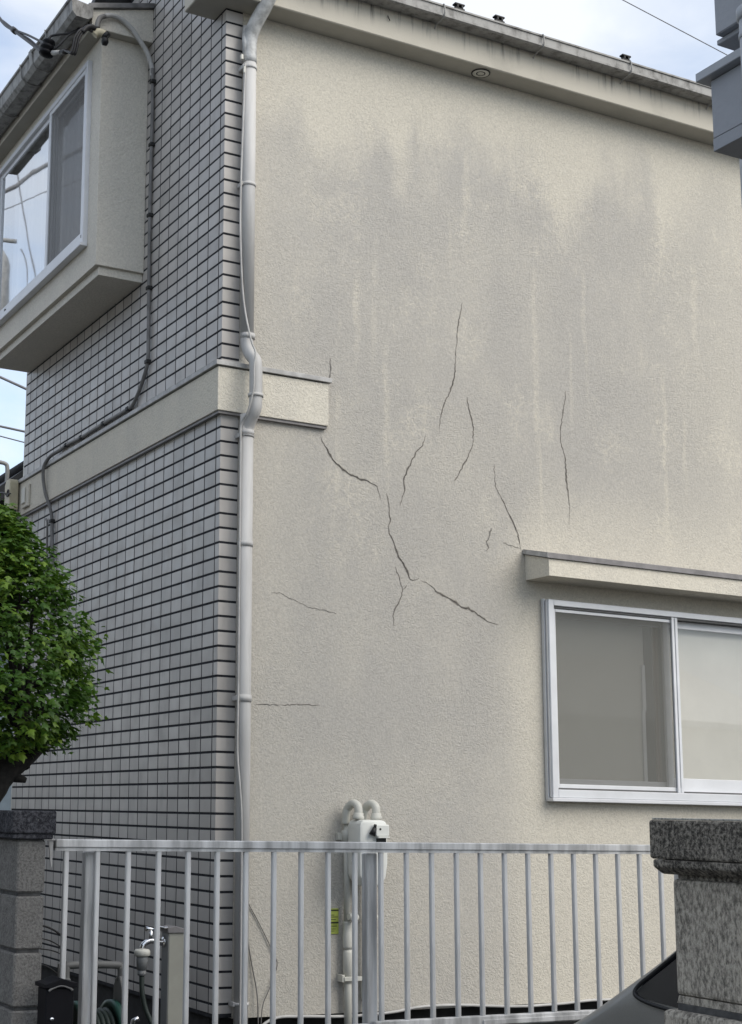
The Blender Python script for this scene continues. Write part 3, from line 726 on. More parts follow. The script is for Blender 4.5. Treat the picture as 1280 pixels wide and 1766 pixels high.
# thin white lead following the rainwater pipe
tcb = thing('thin_lead', (0.09, -0.09, 0.5), 'thin white lead tied loosely along the grey rainwater pipe', 'cable')
tp = [(0.086, 5.50), (0.079, 5.265), (0.067, 4.786), (0.069, 4.453), (0.091, 4.127), (0.112, 3.90), (0.128, 3.82), (0.120, 3.74), (0.118, 3.62), (0.100, 3.50), (0.085, 3.44), (0.083, 3.33), (0.083, 2.915), (0.084, 2.3), (0.085, 2.002), (0.084, 1.72), (0.090, 1.55), (0.103, 1.36), (0.105, 0.9), (0.105, 0.2)]
def off(z): return -0.158 if 3.54 < z < 3.83 else (-0.13 if 3.45 < z < 3.95 else (-0.078 if z > 1.7 else -0.098))
b = MB(); b.tube(crom([(x_, off(z_), z_) for x_, z_ in tp], 4), 0.0055, 7); b.build('sheath', M['cable_light'], tcb)
b = MB(); b.box(0.075, 0.084, -0.085, -0.07, 5.44, 5.48, 0.002); b.build('tie', M['white_pl'], tcb)
b = MB(); b.box(0.06, 0.074, -0.08, -0.06, 5.52, 5.55, 0.002); b.build('tie', M['white_pl'], tcb)
wc = thing('loose_wire', (0.2, -0.03, 0.4), 'loose grey wires drooping down the wall right of the rainwater pipe', 'wire')
b = MB(); b.tube(crom([(0.165, -0.03, 1.0), (0.188, -0.008, 0.953), (0.244, -0.006, 0.863), (0.313, -0.008, 0.738), (0.35, -0.008, 0.66), (0.335, -0.01, 0.60), (0.30, -0.012, 0.52), (0.265, -0.02, 0.45), (0.25, -0.03, 0.33)], 5), 0.0026, 5)
b.tube(crom([(0.165, -0.03, 0.86), (0.19, -0.01, 0.74), (0.215, -0.01, 0.62), (0.235, -0.02, 0.50), (0.238, -0.03, 0.33)], 5), 0.0035, 5)
b.build('strand', M['cable'], wc)
fc = thing('foot_cable', (1.0, -0.05, 0.3), 'white cable trailing along the dark foot of the stucco wall', 'cable')
b = MB(); b.tube(crom([(0.16, -0.10, 0.26), (0.22, -0.08, 0.35), (0.33, -0.05, 0.395), (0.5, -0.02, 0.39), (0.75, -0.03, 0.382), (1.0, -0.04, 0.392), (1.2, -0.02, 0.41), (1.45, -0.01, 0.408), (1.8, -0.02, 0.388), (2.1, -0.02, 0.39), (2.4, -0.01, 0.40), (2.9, -0.02, 0.38), (3.6, -0.02, 0.38)], 5), 0.008, 7)
b.build('sheath', M['cable_light'], fc)

# ------------------------------------------------------------------ gas meter on the wall
gm = thing('gas_meter', (0.79, -0.1, 0.3), 'off white gas meter with twin swan neck pipes on the cracked stucco wall', 'gas meter')
YM = -0.135
b = MB()
fx = lambda q: 0.809 + (q - 0.805) * 0.76
prof = [(0.695, 1.10), (0.74, 1.045), (0.86, 1.045), (0.90, 1.09), (0.915, 1.16), (0.915, 1.355), (0.905, 1.375), (0.875, 1.385), (0.725, 1.385), (0.702, 1.372), (0.695, 1.352)]
b.prism([(fx(a), c) for a, c in prof], 1, -0.21, -0.07, 0.012)
b.box(fx(0.688), fx(0.925), -0.165, -0.115, 1.158, 1.176, 0.004)
body = b.build('body', M['meter'], gm, autosmooth=40)
b = MB(); b.prism([(fx(a), c) for a, c in [(0.805, 1.30), (0.902, 1.30), (0.908, 1.312), (0.908, 1.362), (0.80, 1.362), (0.80, 1.33)]], 1, -0.236, -0.209, 0.006); b.box(fx(0.815), fx(0.905), -0.245, -0.21, 1.292, 1.300, 0.002); b.build('index_hood', M['meter'], body)
b = MB(); b.box(fx(0.822), fx(0.896), -0.216, -0.2095, 1.258, 1.2915); b.build('index_window', M['carglass'], body)
b = MB(); b.tube([(0.787, -0.228, 1.308), (0.803, -0.23, 1.345)], [0.017, 0.011], 10); b.tube([(0.803, -0.23, 1.345), (0.807, -0.23, 1.362)], 0.008, 8); b.tube([(0.832, -0.238, 1.338), (0.832, -0.232, 1.338)], 0.006, 8); b.build('reset_cap', M['black'], body)
b = MB(); b.box(0.838, 0.866, -0.2125, -0.2095, 1.205, 1.235); b.build('label_plate', M['white_pl'], body)
b = MB(); b.box(0.840, 0.860, -0.2135, -0.2125, 1.213, 1.2175); b.build('bar', M['ink'], body)
for sx, xr in ((0.757, 0.745), (0.864, 0.852)):
    b = MB()
    b.tube(crom([(xr - 0.012, -0.035, 1.36), (xr - 0.012, -0.04, 1.41), (xr - 0.004, -0.05, 1.445), (sx - 0.008, -0.09, 1.468), (sx, -0.125, 1.455), (sx, YM, 1.425), (sx, YM, 1.385)], 5), 0.0225, 14)
    b.lathe([(0.026, 1.385), (0.031, 1.388), (0.031, 1.402), (0.027, 1.406), (0.027, 1.418), (0.023, 1.42)], (sx, YM, 0), 2, 16)
    b.build('swan_neck', M['beige_pipe'], gm)
xr = 0.742
b = MB(); b.tube([(xr, -0.035, 1.37), (xr, -0.035, 0.86)], 0.018, 14)
b.tube([(xr + 0.004, -0.035, 0.80), (xr + 0.004, -0.035, 0.22)], 0.0205, 14)
b.lathe([(0.03, 1.27), (0.03, 1.325), (0.024, 1.33)], (xr, -0.035, 0), 2, 14); b.box(xr - 0.05, xr + 0.0, -0.03, -0.001, 1.275, 1.315, 0.003)
b.lathe([(0.024, 0.72), (0.026, 0.735), (0.026, 0.80), (0.024, 0.805), (0.024, 0.85), (0.024, 0.86)], (xr + 0.003, -0.035, 0), 2, 14)
b.lathe([(0.0205, 0.575), (0.0265, 0.58), (0.0265, 0.70), (0.0205, 0.72)], (xr + 0.004, -0.035, 0), 2, 14)
b.build('inlet_pipe', M['beige_pipe'], gm)
b = MB(); b.tube([(0.852, -0.035, 1.37), (0.852, -0.035, 0.22)], 0.0165, 14); b.lathe([(0.02, 0.46), (0.027, 0.465), (0.027, 0.56), (0.02, 0.565)], (0.852, -0.035, 0), 2, 14)
b.build('outlet_pipe', M['beige_pipe'], gm)
for xv in (0.752, 0.866):
    b = MB(); b.tube([(xv, -0.035, 0.885), (xv, -0.085, 0.885)], 0.020, 12); b.tube([(xv - 0.028, -0.085, 0.888), (xv + 0.028, -0.085, 0.882)], [0.019, 0.012], 10); b.lathe([(0.024, 0), (0.028, 0.008), (0.02, 0.02)], (xv, -0.1, 0.885), 1, 14)
    b.build('cock', M['white_pl'], gm)
b = MB(); b.box(0.71, 0.89, -0.066, -0.052, 0.560, 0.582, 0.002); b.box(0.70, 0.716, -0.06, -0.001, 0.555, 0.592, 0.002); b.box(0.86, 0.875, -0.06, -0.001, 0.555, 0.592, 0.002); b.lathe([(0.0206, 0.55), (0.025, 0.55), (0.025, 0.59), (0.0206, 0.59)], (xr + 0.004, -0.035, 0), 2, 16)
b.build('bracket', M['beige_pipe'], gm)
b = MB(); b.box(0.632, 0.706, -0.008, -0.002, 0.795, 0.925, 0.001); tg = b.build('notice_card', M['yellow'], gm)
b = MB()
for z_, h, xa, xb in ((0.912, 0.007, 0.634, 0.705), (0.849, 0.008, 0.634, 0.705), (0.890, 0.003, 0.64, 0.68), (0.880, 0.003, 0.652, 0.70), (0.868, 0.003, 0.64, 0.69), (0.834, 0.003, 0.645, 0.695), (0.820, 0.002, 0.645, 0.69), (0.809, 0.002, 0.645, 0.68)):
    b.box(xa, xb, -0.0092, -0.008, z_, z_ + h)
b.build('print_lines', M['ink'], tg)

# ------------------------------------------------------------------ railing
rail = thing('metal_railing', (0.1, -2.0, 0.0), 'weathered grey aluminium railing with square pickets in front of the house', 'railing')
RX0, RX1 = -1.478, 1.75
b = MB(); b.box(RX0, RX1, -2.018, -1.982, 1.2765, 1.305, 0.003); b.box(RX0 + 0.0, RX1, -2.012, -1.988, 1.265, 1.276); b.build('top_rail', M['fence'], rail)
b = MB(); b.box(RX0, -0.21, -2.016, -1.984, 0.594, 0.622, 0.003); b.box(-0.19, RX1, -2.016, -1.984, 0.592, 0.630, 0.003); b.box(0.30, RX1, -2.022, -2.0165, 0.596, 0.616, 0.002); b.build('bottom_rail', M['fence'], rail)
pk0 = None
i = 0; xk = -1.434
while xk < RX1:
    if pk0 is None:
        b = MB(); b.box(xk - 0.0088, xk + 0.0088, -2.010, -1.990, 0.62, 1.268, 0.003); pk0 = b.build('picket', M['fence'], rail)
    else: copy_part(pk0, rail, (i * 0.1163, random.uniform(-0.001, 0.001), 0))
    i += 1; xk = -1.434 + i * 0.1163
b = MB(); b.box(-1.352, -1.306, -1.978, -1.930, 0.0, 1.262, 0.004); po = b.build('post', M['fence'], rail)
copy_part(po, rail, (1.148, 0, 0)); copy_part(po, rail, (2.72, 0, 0))
b = MB(); b.box(RX0 - 0.045, RX0 - 0.003, -2.02, -1.985, 1.300, 1.306, 0.001); b.prism([(-1.503, 1.3), (-1.486, 1.3), (-1.489, 1.215), (-1.493, 1.205)], 1, -2.015, -2.008); b.build('wall_bracket', M['fence'], rail)
b = MB(); b.box(RX0 - 0.02, RX1, -2.06, -1.92, 0.0, 0.42, 0.004)
tag(b.build('low_wall', M['block']), 'low concrete base wall under the aluminium railing', 'wall')

# ------------------------------------------------------------------ block wall (left)
bwl = thing('block_wall', (-1.59, -2.1, 0.0), 'dark weathered concrete block wall end with coping, left of the railing', 'wall')
BX0, BX1 = -1.638, -1.540
b = MB(); b.box(BX0 + 0.010, BX1 - 0.010, -2.090, 2.6, 0.0, 1.31); b.build('mortar', M['mortar'], bwl)
blk = None; courses = [1.117 - 0.1885 * k for k in range(6)]
b = MB()
for k, zc in enumerate([1.117, 0.9285, 0.740, 0.5515, 0.363, 0.1745]):
    zt = zc + 0.1885; y_ = -2.1; first = True
    while y_ < 2.6:
        ln = 0.39 if not (k % 2 and first) else 0.195
        b.box(BX0, BX1, y_, min(y_ + ln, 2.6), zc + 0.009 if k < 5 else 0.0, zt - 0.003, 0.006); y_ += ln + 0.01; first = False
b.build('blocks', M['block'], bwl)
b = MB(); y_ = -2.125
while y_ < 2.6:
    b.box(BX0 - 0.03, BX1 + 0.028, y_, y_ + 0.395, 1.325, 1.402, 0.005, 2); y_ += 0.40
b.box(BX0 - 0.022, BX1 + 0.02, -2.118, 2.6, 1.306, 1.3245, 0.004)
b.build('coping', M['block_cap'], bwl)

# ------------------------------------------------------------------ stone gate pillar (right)
pil = thing('stone_pillar', (-0.72, -4.95, 0.0), 'pitted dark stone gate pillar with overhanging cap in the right foreground', 'pillar')
b = MB(); b.box(-0.92, -0.66, -5.20, -4.690, 1.035, 1.282, 0.008, 2); b.prism([(-4.690, 1.018), (-4.697, 1.034), (-5.19, 1.034), (-5.20, 1.018)], 0, -0.918, -0.662)
b.build('shaft', M['pillar'], pil)
b = MB(); b.box(-0.945, -0.635, -5.23, -4.668, 0.0, 1.004, 0.012, 2); b.build('base_stone', M['pillar'], pil)
b = MB(); b.box(-0.925, -0.655, -5.21, -4.70, 1.0045, 1.0175); b.build('joint', M['mortar'], pil)
b = MB(); b.box(-0.95, -0.63, -5.24, -4.651, 1.325, 1.410, 0.006, 2)
b.prism([(-0.95, 1.324), (-0.95, 1.308), (-0.925, 1.292), (-0.655, 1.292), (-0.63, 1.308), (-0.63, 1.324)], 1, -5.235, -4.662, 0.004)
b.box(-0.91, -0.67, -5.19, -4.70, 1.2825, 1.2915)
b.build('cap', M['pillar_cap'], pil)
b = MB(); b.box(-0.944, -0.636, -5.234, -4.657, 1.4105, 1.4145, 0.001); b.build('cap_top', M['pillar_top'], pil)

# ------------------------------------------------------------------ neighbour's grey building, top right
nb = thing('neighbour_building', (0.0, -5.5, 0.0), 'blue grey neighbouring building with stepped eaves and drainpipe at the right edge', 'building')
b = MB(); b.box(-0.25, 2.4, -6.6, -4.30, 3.13, 6.0); b.build('upper_wall', M['neigh_white'], nb)
b = MB(); b.box(-0.55, 2.4, -6.6, -4.525, 3.18, 3.345, 0.003); b.box(-0.55, -0.30, -6.6, -4.5252, 3.1455, 3.18, 0.001); b.build('parapet', M['neigh_grey'], nb)
b = MB(); b.box(-0.30, 2.4, -6.55, -4.53, 3.15, 3.1795); b.build('underside', M['neigh_grey'], nb)
b = MB(); b.box(-0.575, 2.4, -6.6, -4.495, 3.3465, 3.372, 0.002); b.build('coping', M['neigh_pipe'], nb)
b = MB(); b.box(-0.55, 2.4, -6.6, -4.553, 3.463, 4.6, 0.003); b.box(-0.53, 2.4, -6.6, -4.535, 3.448, 3.4625, 0.002); b.build('upper_eave', M['neigh_grey'], nb)
b = MB(); b.tube([(-0.61, -4.757, 3.02), (-0.61, -4.757, 3.43)], 0.034, 16); b.lathe([(0.034, 3.395), (0.040, 3.40), (0.040, 3.425), (0.036, 3.43)], (-0.61, -4.757, 0), 2, 16); b.lathe([(0.034, 3.345), (0.0365, 3.348), (0.0365, 3.36), (0.034, 3.362)], (-0.61, -4.757, 0), 2, 16)
b.tube([(-0.585, -4.745, 3.0), (-0.575, -4.742, 3.14)], [0.030, 0.05], 14)
b.build('drainpipe', M['neigh_pipe'], nb)
for px_, py_ in ((-0.1, -6.4), (2.2, -6.4), (2.2, -4.75)):
    b = MB(); b.box(px_, px_ + 0.15, py_, py_ + 0.15, 0.0, 3.125); b.build('column', M['neigh_grey'], nb)

# ------------------------------------------------------------------ parked car, nose to the railing
car = thing('parked_car', (0.45, -4.6, 0.0), 'dark grey car parked nose in, half hidden behind the stone pillar', 'car')
XN, XF = -0.30, 1.22; XC = (XN + XF) / 2; HW = (XF - XN) / 2
# side line from nose (towards +Y) to tail: y, top of bonnet/roof, belt height
st_ = [(-2.62, 0.52, 0.50, .80), (-2.70, 0.60, 0.56, .90), (-2.95, 0.665, 0.63, .96), (-3.20, 0.725, 0.695, .985), (-3.44, 0.815, 0.785, 1.0), (-3.60, 0.905, 0.865, 1.0), (-3.73, 0.985, 0.905, 1.0), (-3.86, 1.085, 0.895, 1.0), (-4.00, 1.195, 0.89, 1.0), (-4.25, 1.33, 0.89, 1.0), (-4.55, 1.48, 0.895, 1.0), (-4.9, 1.55, 0.90, 1.0), (-5.3, 1.56, 0.91, 1.0), (-5.7, 1.54, 0.92, 1.0), (-5.95, 1.46, 0.93, .99), (-6.08, 1.20, 0.93, .98), (-6.15, 0.95, 0.90, .95), (-6.15, 0.45, 0.42, .93)]
def section(y_, zt, zb, wf):
    hw = HW * wf; cab = max(0.0, min(1.0, (zt - zb - 0.04) / 0.5))
    inset = 0.035 + 0.13 * cab
    half = [(hw * 0.93, 0.20), (hw * 0.985, 0.34), (hw, min(0.55, zb - 0.04)), (hw * 0.995, zb - 0.02), (hw - 0.012, zb), (hw - 0.018 - inset * 0.55, zb + (zt - zb) * 0.72), (hw - 0.03 - inset, zt - 0.022 * (0.4 + cab)), (hw - 0.10 - inset, zt + 0.006), (hw * 0.45, zt + 0.028), (0, zt + 0.034)]
    return [(XC - a, y_, c) for a, c in half] + [(XC + a, y_, c) for a, c in half[-2::-1]]
b = MB(); g_ = bmesh.new(); rings = [[g_.verts.new(p) for p in section(*q)] for q in st_]
for i in range(len(rings) - 1):
    for k in range(len(rings[0]) - 1):
        g_.faces.new((rings[i][k], rings[i][k + 1], rings[i + 1][k + 1], rings[i + 1][k]))
g_.faces.new(rings[0]); g_.faces.new(rings[-1])
for i in range(len(rings) - 1): g_.faces.new((rings[i][0], rings[i][-1], rings[i + 1][-1], rings[i + 1][0]))
bmesh.ops.recalc_face_normals(g_, faces=g_.faces[:])
b.merge(g_, smooth=True)
body = b.build('body', M['carpaint'], car)
body.modifiers.new('sub', 'SUBSURF').levels = 2; body.modifiers['sub'].render_levels = 2
# side windows follow the greenhouse
def side_x(y_, z_, s=-1):
    st2 = sorted(st_[:16])
    for (y0_, zt0, zb0, w0), (y1_, zt1, zb1, w1) in zip(st2[:-1], st2[1:]):
        if y0_ <= y_ <= y1_:
            t = (y_ - y0_) / (y1_ - y0_); zt = zt0 + (zt1 - zt0) * t; zb = zb0 + (zb1 - zb0) * t; wf = w0 + (w1 - w0) * t
            sec = section(y_, zt, zb, wf)[:8]
            for (a, c) in zip(sec[:-1], sec[1:]):
                if a[2] <= z_ <= c[2]:
                    u = (z_ - a[2]) / max(1e-6, c[2] - a[2]); xx = a[0] + (c[0] - a[0]) * u
                    return xx if s < 0 else 2 * XC - xx
    return (XC - HW * 0.9) if s < 0 else (XC + HW * 0.9)
def side_panel(name, poly, mat, par, s=-1, d=0.004):
    b = MB(); c = (sum(p[0] for p in poly) / len(poly), sum(p[1] for p in poly) / len(poly)); pts = []
    n = len(poly)
    for i in range(n):
        for k in range(5):
            t = k / 5; pts.append((poly[i][0] + (poly[(i + 1) % n][0] - poly[i][0]) * t, poly[i][1] + (poly[(i + 1) % n][1] - poly[i][1]) * t))
    def V(p): return (side_x(p[0], p[1], s) + s * d, p[0], p[1])
    rs = [[b.bm.verts.new(V((c[0] + (p[0] - c[0]) * f, c[1] + (p[1] - c[1]) * f))) for p in pts] for f in (1.0, 0.66, 0.33)]
    m_ = len(pts); cv = b.bm.verts.new(V(c))
    for a, e in zip(rs[:-1], rs[1:]):
        for k in range(m_): b.bm.faces.new((a[k], a[(k + 1) % m_], e[(k + 1) % m_], e[k])).smooth = True
    for k in range(m_): b.bm.faces.new((rs[-1][k], rs[-1][(k + 1) % m_], cv)).smooth = True
    bmesh.ops.recalc_face_normals(b.bm, faces=b.bm.faces[:])
    return b.build(name, mat, par)
qw = [(-3.742, 0.918), (-3.765, 0.950), (-3.85, 1.008), (-4.0, 1.115), (-4.09, 1.17), (-4.12, 0.895), (-3.96, 0.896), (-3.84, 0.902), (-3.77, 0.909)]
fw = [(-4.16, 0.895), (-4.13, 1.165), (-4.30, 1.28), (-4.55, 1.40), (-4.9, 1.45), (-4.95, 1.45), (-4.95, 0.905)]
rw = [(-5.02, 0.91), (-5.02, 1.45), (-5.5, 1.45), (-5.85, 1.36), (-5.9, 0.94)]
for s_ in (-1, 1):
    side_panel('quarter_window', qw, M['carglass'], car, s_)
    side_panel('side_window', fw, M['carglass'], car, s_); side_panel('side_window', rw, M['carglass'], car, s_)
    b = MB(); b.tube(crom([(side_x(y_, z_, s_) + s_ * 0.006, y_, z_) for y_, z_ in [(-4.95, 0.902), (-4.4, 0.888), (-4.0, 0.886), (-3.86, 0.892), (-3.78, 0.902), (-3.738, 0.916), (-3.745, 0.94), (-3.80, 0.98), (-3.9, 1.05), (-4.02, 1.135)]], 4), 0.0065, 6); b.build('window_seal', M['black'], car)
b = MB(); b.sm = True
for k in range(6):
    def ws(t, u):
        y_ = -3.80 - 0.52 * t; zt = 1.005 + 0.36 * t; hwid = (HW - 0.16 - 0.03 * t)
        return (XC + hwid * u, y_ + 0.05 * (1 - u * u), zt + 0.045)
    for j in range(8):
        b.face([ws(k / 6, -1 + j / 4), ws(k / 6, -1 + (j + 1) / 4), ws((k + 1) / 6, -1 + (j + 1) / 4), ws((k + 1) / 6, -1 + j / 4)])
b.build('windscreen', M['carglass'], car)
for s_, wy in ((-1, -3.18), (1, -3.18), (-1, -5.55), (1, -5.55)):
    xo = XC + s_ * (HW - 0.06)
    b = MB(); b.lathe([(0.16, -0.075), (0.25, -0.08), (0.275, -0.055), (0.275, 0.055), (0.25, 0.08), (0.16, 0.075)], (xo, wy, 0.275), 0, 32); wh = b.build('wheel', M['rubber'], car)
    b = MB(); b.lathe([(0.03, 0.086 * s_), (0.06, 0.082 * s_), (0.15, 0.072 * s_), (0.17, 0.079 * s_)], (xo, wy, 0.275), 0, 24); b.build('rim', M['rim'], wh)
for s_ in (-1, 1):
    b = MB(); b.lathe([(0.02, 0.05), (0.06, 0.035), (0.075, 0.0), (0.07, -0.03)], (XC + s_ * (HW - 0.17), -2.70, 0.56), 1, 18, Matrix.Scale(1.0, 4)); b.build('headlight', M['lamp'], car)
    b = MB(); b.box(XC + s_ * (HW + 0.10) - 0.07, XC + s_ * (HW + 0.10) + 0.07, -4.42, -4.34, 0.93, 1.05, 0.025, 3); b.build('wing_mirror', M['carpaint'], car, autosmooth=50)

# ------------------------------------------------------------------ tap post, hose reel, mailbox, plant cage
tap = thing('tap_post', (-0.49, -0.7, 0.0), 'beige square standpipe with chrome tap standing behind the railing', 'tap')
b = MB(); b.box(-0.528, -0.452, -0.72, -0.64, 0.0, 0.873, 0.003); b.build('post', M['tap_post'], tap)
b = MB(); b.box(-0.5305, -0.5285, -0.718, -0.642, 0.0, 0.872); b.build('side_plate', M['tap_side'], tap)
b = MB(); b.prism([(-0.535, 0.874), (-0.446, 0.874), (-0.446, 0.888), (-0.50, 0.904), (-0.535, 0.896)], 1, -0.728, -0.632, 0.002); b.build('cap', M['flash_dark'], tap)
b = MB(); b.box(-0.555, -0.535, -0.726, -0.634, 0.893, 0.901, 0.002); b.build('cap_rim', M['chrome'], tap)
b = MB(); b.tube(crom([(-0.53, -0.68, 0.832), (-0.57, -0.68, 0.834), (-0.60, -0.68, 0.838), (-0.63, -0.68, 0.825), (-0.638, -0.68, 0.802)], 4), 0.0125, 12); b.lathe([(0.022, 0.0), (0.024, 0.006), (0.014, 0.012)], (-0.542, -0.68, 0.832), 0, 14)
b.tube([(-0.598, -0.68, 0.84), (-0.598, -0.68, 0.882)], 0.009, 10); sp = b.build('spout', M['chrome'], tap)
b = MB(); b.tube([(-0.575, -0.68, 0.886), (-0.625, -0.68, 0.892)], [0.006, 0.011], 10); b.build('tap_handle', M['chrome'], tap)
b = MB(); b.lathe([(0.030, 0.803), (0.036, 0.795), (0.036, 0.778), (0.028, 0.772)], (-0.638, -0.68, 0), 2, 16); b.build('hose_coupling', M['white_pl'], tap)
b = MB(); b.lathe([(0.024, 0.772), (0.026, 0.76), (0.022, 0.715)], (-0.638, -0.68, 0), 2, 16); b.lathe([(0.018, 0.714), (0.020, 0.700), (0.018, 0.69)], (-0.638, -0.68, 0), 2, 14); b.build('nozzle', M['tap_side'], tap)
hs = thing('garden_hose', (-0.63, -0.7, 0.3), 'dark green hose hanging from the chrome tap', 'hose')
b = MB(); b.tube(crom([(-0.638, -0.68, 0.69), (-0.638, -0.69, 0.62), (-0.625, -0.70, 0.55), (-0.60, -0.72, 0.48), (-0.58, -0.76, 0.36), (-0.62, -0.82, 0.22), (-0.74, -0.86, 0.2)], 5), 0.0115, 10); b.build('tube', M['hose'], hs)
reel = thing('hose_reel', (-0.86, -0.95, 0.0), 'dark green garden hose reel with grey frame on the ground behind the railing', 'hose reel')
def disc(x_, r_, mat, name):
    b = MB(); b.lathe([(0.03, -0.006), (r_ - 0.03, -0.006), (r_ - 0.022, -0.014), (r_, -0.014), (r_, 0.014), (r_ - 0.022, 0.014), (r_ - 0.03, 0.006), (0.03, 0.006)], (x_, -0.95, 0.46), 0, 36); return b.build(name, mat, reel)
disc(-1.03, 0.165, M['green'], 'flange'); disc(-0.87, 0.165, M['green'], 'flange')
b = MB()
for k in range(6): b.lathe([(0.085, -0.014), (0.125, -0.010), (0.135, 0.0), (0.125, 0.010), (0.085, 0.014)], (-1.005 + 0.022 * k, -0.95, 0.46), 0, 28)
b.build('coiled_hose', M['hose'], reel)
for x_ in (-0.835, -1.075):
    b = MB(); b.prism([(-1.075, 0.0), (-0.825, 0.0), (-0.90, 0.68), (-0.93, 0.72), (-0.97, 0.72), (-1.0, 0.68)], 0, x_ - 0.014, x_ + 0.014, 0.006); b.build('side_frame', M['reelgrey'], reel)
b = MB(); b.tube(crom([(-1.075, -0.95, 0.70), (-1.075, -0.95, 0.755), (-1.05, -0.95, 0.77), (-0.86, -0.95, 0.765), (-0.835, -0.95, 0.75), (-0.835, -0.95, 0.70)], 4), 0.016, 10); b.build('handle', M['reelgrey'], reel)
b = MB(); b.tube([(-0.82, -0.95, 0.46), (-0.79, -0.95, 0.46), (-0.785, -0.98, 0.54), (-0.765, -0.99, 0.55)], 0.010, 8); b.build('crank', M['chrome'], reel)
mb = thing('post_box', (-1.51, -2.22, 0.0), 'small black post box with a ridged lid in front of the block wall end', 'post box')
b = MB(); b.box(-1.575, -1.478, -2.265, -2.175, 0.42, 0.826, 0.004); b.build('case', M['blackbox'], mb)
b = MB(); b.prism([(-1.583, 0.827), (-1.469, 0.827), (-1.469, 0.842), (-1.49, 0.845), (-1.525, 0.858), (-1.56, 0.845), (-1.583, 0.840)], 1, -2.275, -2.165, 0.002); b.build('lid', M['blackbox'], mb)
b = MB(); b.tube(crom([(-1.568, -2.272, 0.818), (-1.555, -2.272, 0.826), (-1.526, -2.272, 0.834), (-1.497, -2.272, 0.826), (-1.486, -2.272, 0.818)], 4), 0.004, 6); b.build('grip', M['cable'], mb)
b = MB(); b.lathe([(0.001, -0.004), (0.006, -0.004), (0.007, 0.004)], (-1.553, -2.267, 0.728), 1, 12); b.build('lock', M['chrome'], mb)
b = MB(); b.box(-1.545, -1.485, -2.25, -2.19, 0.0, 0.42, 0.004); b.build('leg', M['blackbox'], mb)
cg = thing('plant_support', (-1.23, -1.2, 0.0), 'thin black wire plant hoops between the block wall and the railing', 'plant support')
for k, (za, zb_) in enumerate([(0.95, 0.90), (0.90, 0.855), (0.86, 0.83), (0.80, 0.74), (0.74, 0.68), (0.70, 0.62)]):
    b = MB(); b.tube(crom([(-1.42, -1.25, za - 0.01), (-1.33, -1.2, za + 0.005), (-1.26, -1.2, za), (-1.21, -1.2, (za + zb_) / 2 + 0.005), (-1.175, -1.2, zb_), (-1.165, -1.2, zb_ - 0.05)], 4), 0.0045 if k == 0 else 0.0026, 5); b.build('hoop', M['guard'], cg)
for x_, z_ in ((-1.175, 0.90), (-1.19, 0.80), (-1.40, 0.95)):
    b = MB(); b.tube([(x_, -1.2, 0.0), (x_ - 0.01, -1.2, 0.5), (x_, -1.2, z_)], 0.004, 5); b.build('stake', M['guard'], cg)

# ------------------------------------------------------------------ clipped maple tree
tree = thing('maple_tree', (-1.38, -0.72, 0.0), 'clipped green maple with dark leaning trunk at the left edge', 'tree')
TC = Vector((-1.40, -0.66, 2.05))
b = MB()
b.tube(crom([(-1.66, -0.70, 0.0), (-1.60, -0.70, 0.9), (-1.52, -0.70, 1.25), (-1.40, -0.69, 1.42), (-1.30, -0.68, 1.56), (-1.20, -0.68, 1.66), (-1.15, -0.68, 1.72)], 5), [0.085] * 6 + [0.08] * 5 + [0.068] * 8 + [0.062] * 5 + [0.062] * 4 + [0.05] * 3, 12)
b.tube(crom([(-1.50, -0.70, 1.30), (-1.46, -0.68, 1.48), (-1.42, -0.66, 1.62), (-1.38, -0.66, 1.8), (-1.40, -0.66, 2.1), (-1.42, -0.66, 2.5)], 5), [0.07 - 0.0024 * i for i in range(26)], 10)
rt = random.Random(5)
for k in range(26):
    a = rt.uniform(0, 6.28); zz = rt.uniform(1.68, 2.45); rr_ = rt.uniform(0.25, 0.45) * (1.0 if zz < 2.1 else 0.7)
    s_ = Vector((-1.40, -0.66, zz - 0.18)) if k % 2 else Vector((-1.2, -0.68, 1.68))
    e_ = Vector((-1.40 + rr_ * math.cos(a), -0.66 + rr_ * math.sin(a), zz))
    mid = (s_ + e_) / 2 + Vector((rt.uniform(-.05, .05), rt.uniform(-.05, .05), rt.uniform(-.02, .06)))
    b.tube(crom([s_, mid, e_], 4), [0.016, 0.015, 0.013, 0.012, 0.010, 0.008, 0.007, 0.005, 0.003], 6)
for (p, q_) in (((-1.17, -0.68, 1.70), (-1.10, -0.70, 1.665)), ((-1.27, -0.69, 1.55), (-1.20, -0.70, 1.53)), ((-1.22, -0.69, 1.62), (-1.19, -0.69, 1.58))):
    b.tube([p, q_], [0.03, 0.012], 8)
b.build('trunk', M['bark'], tree)
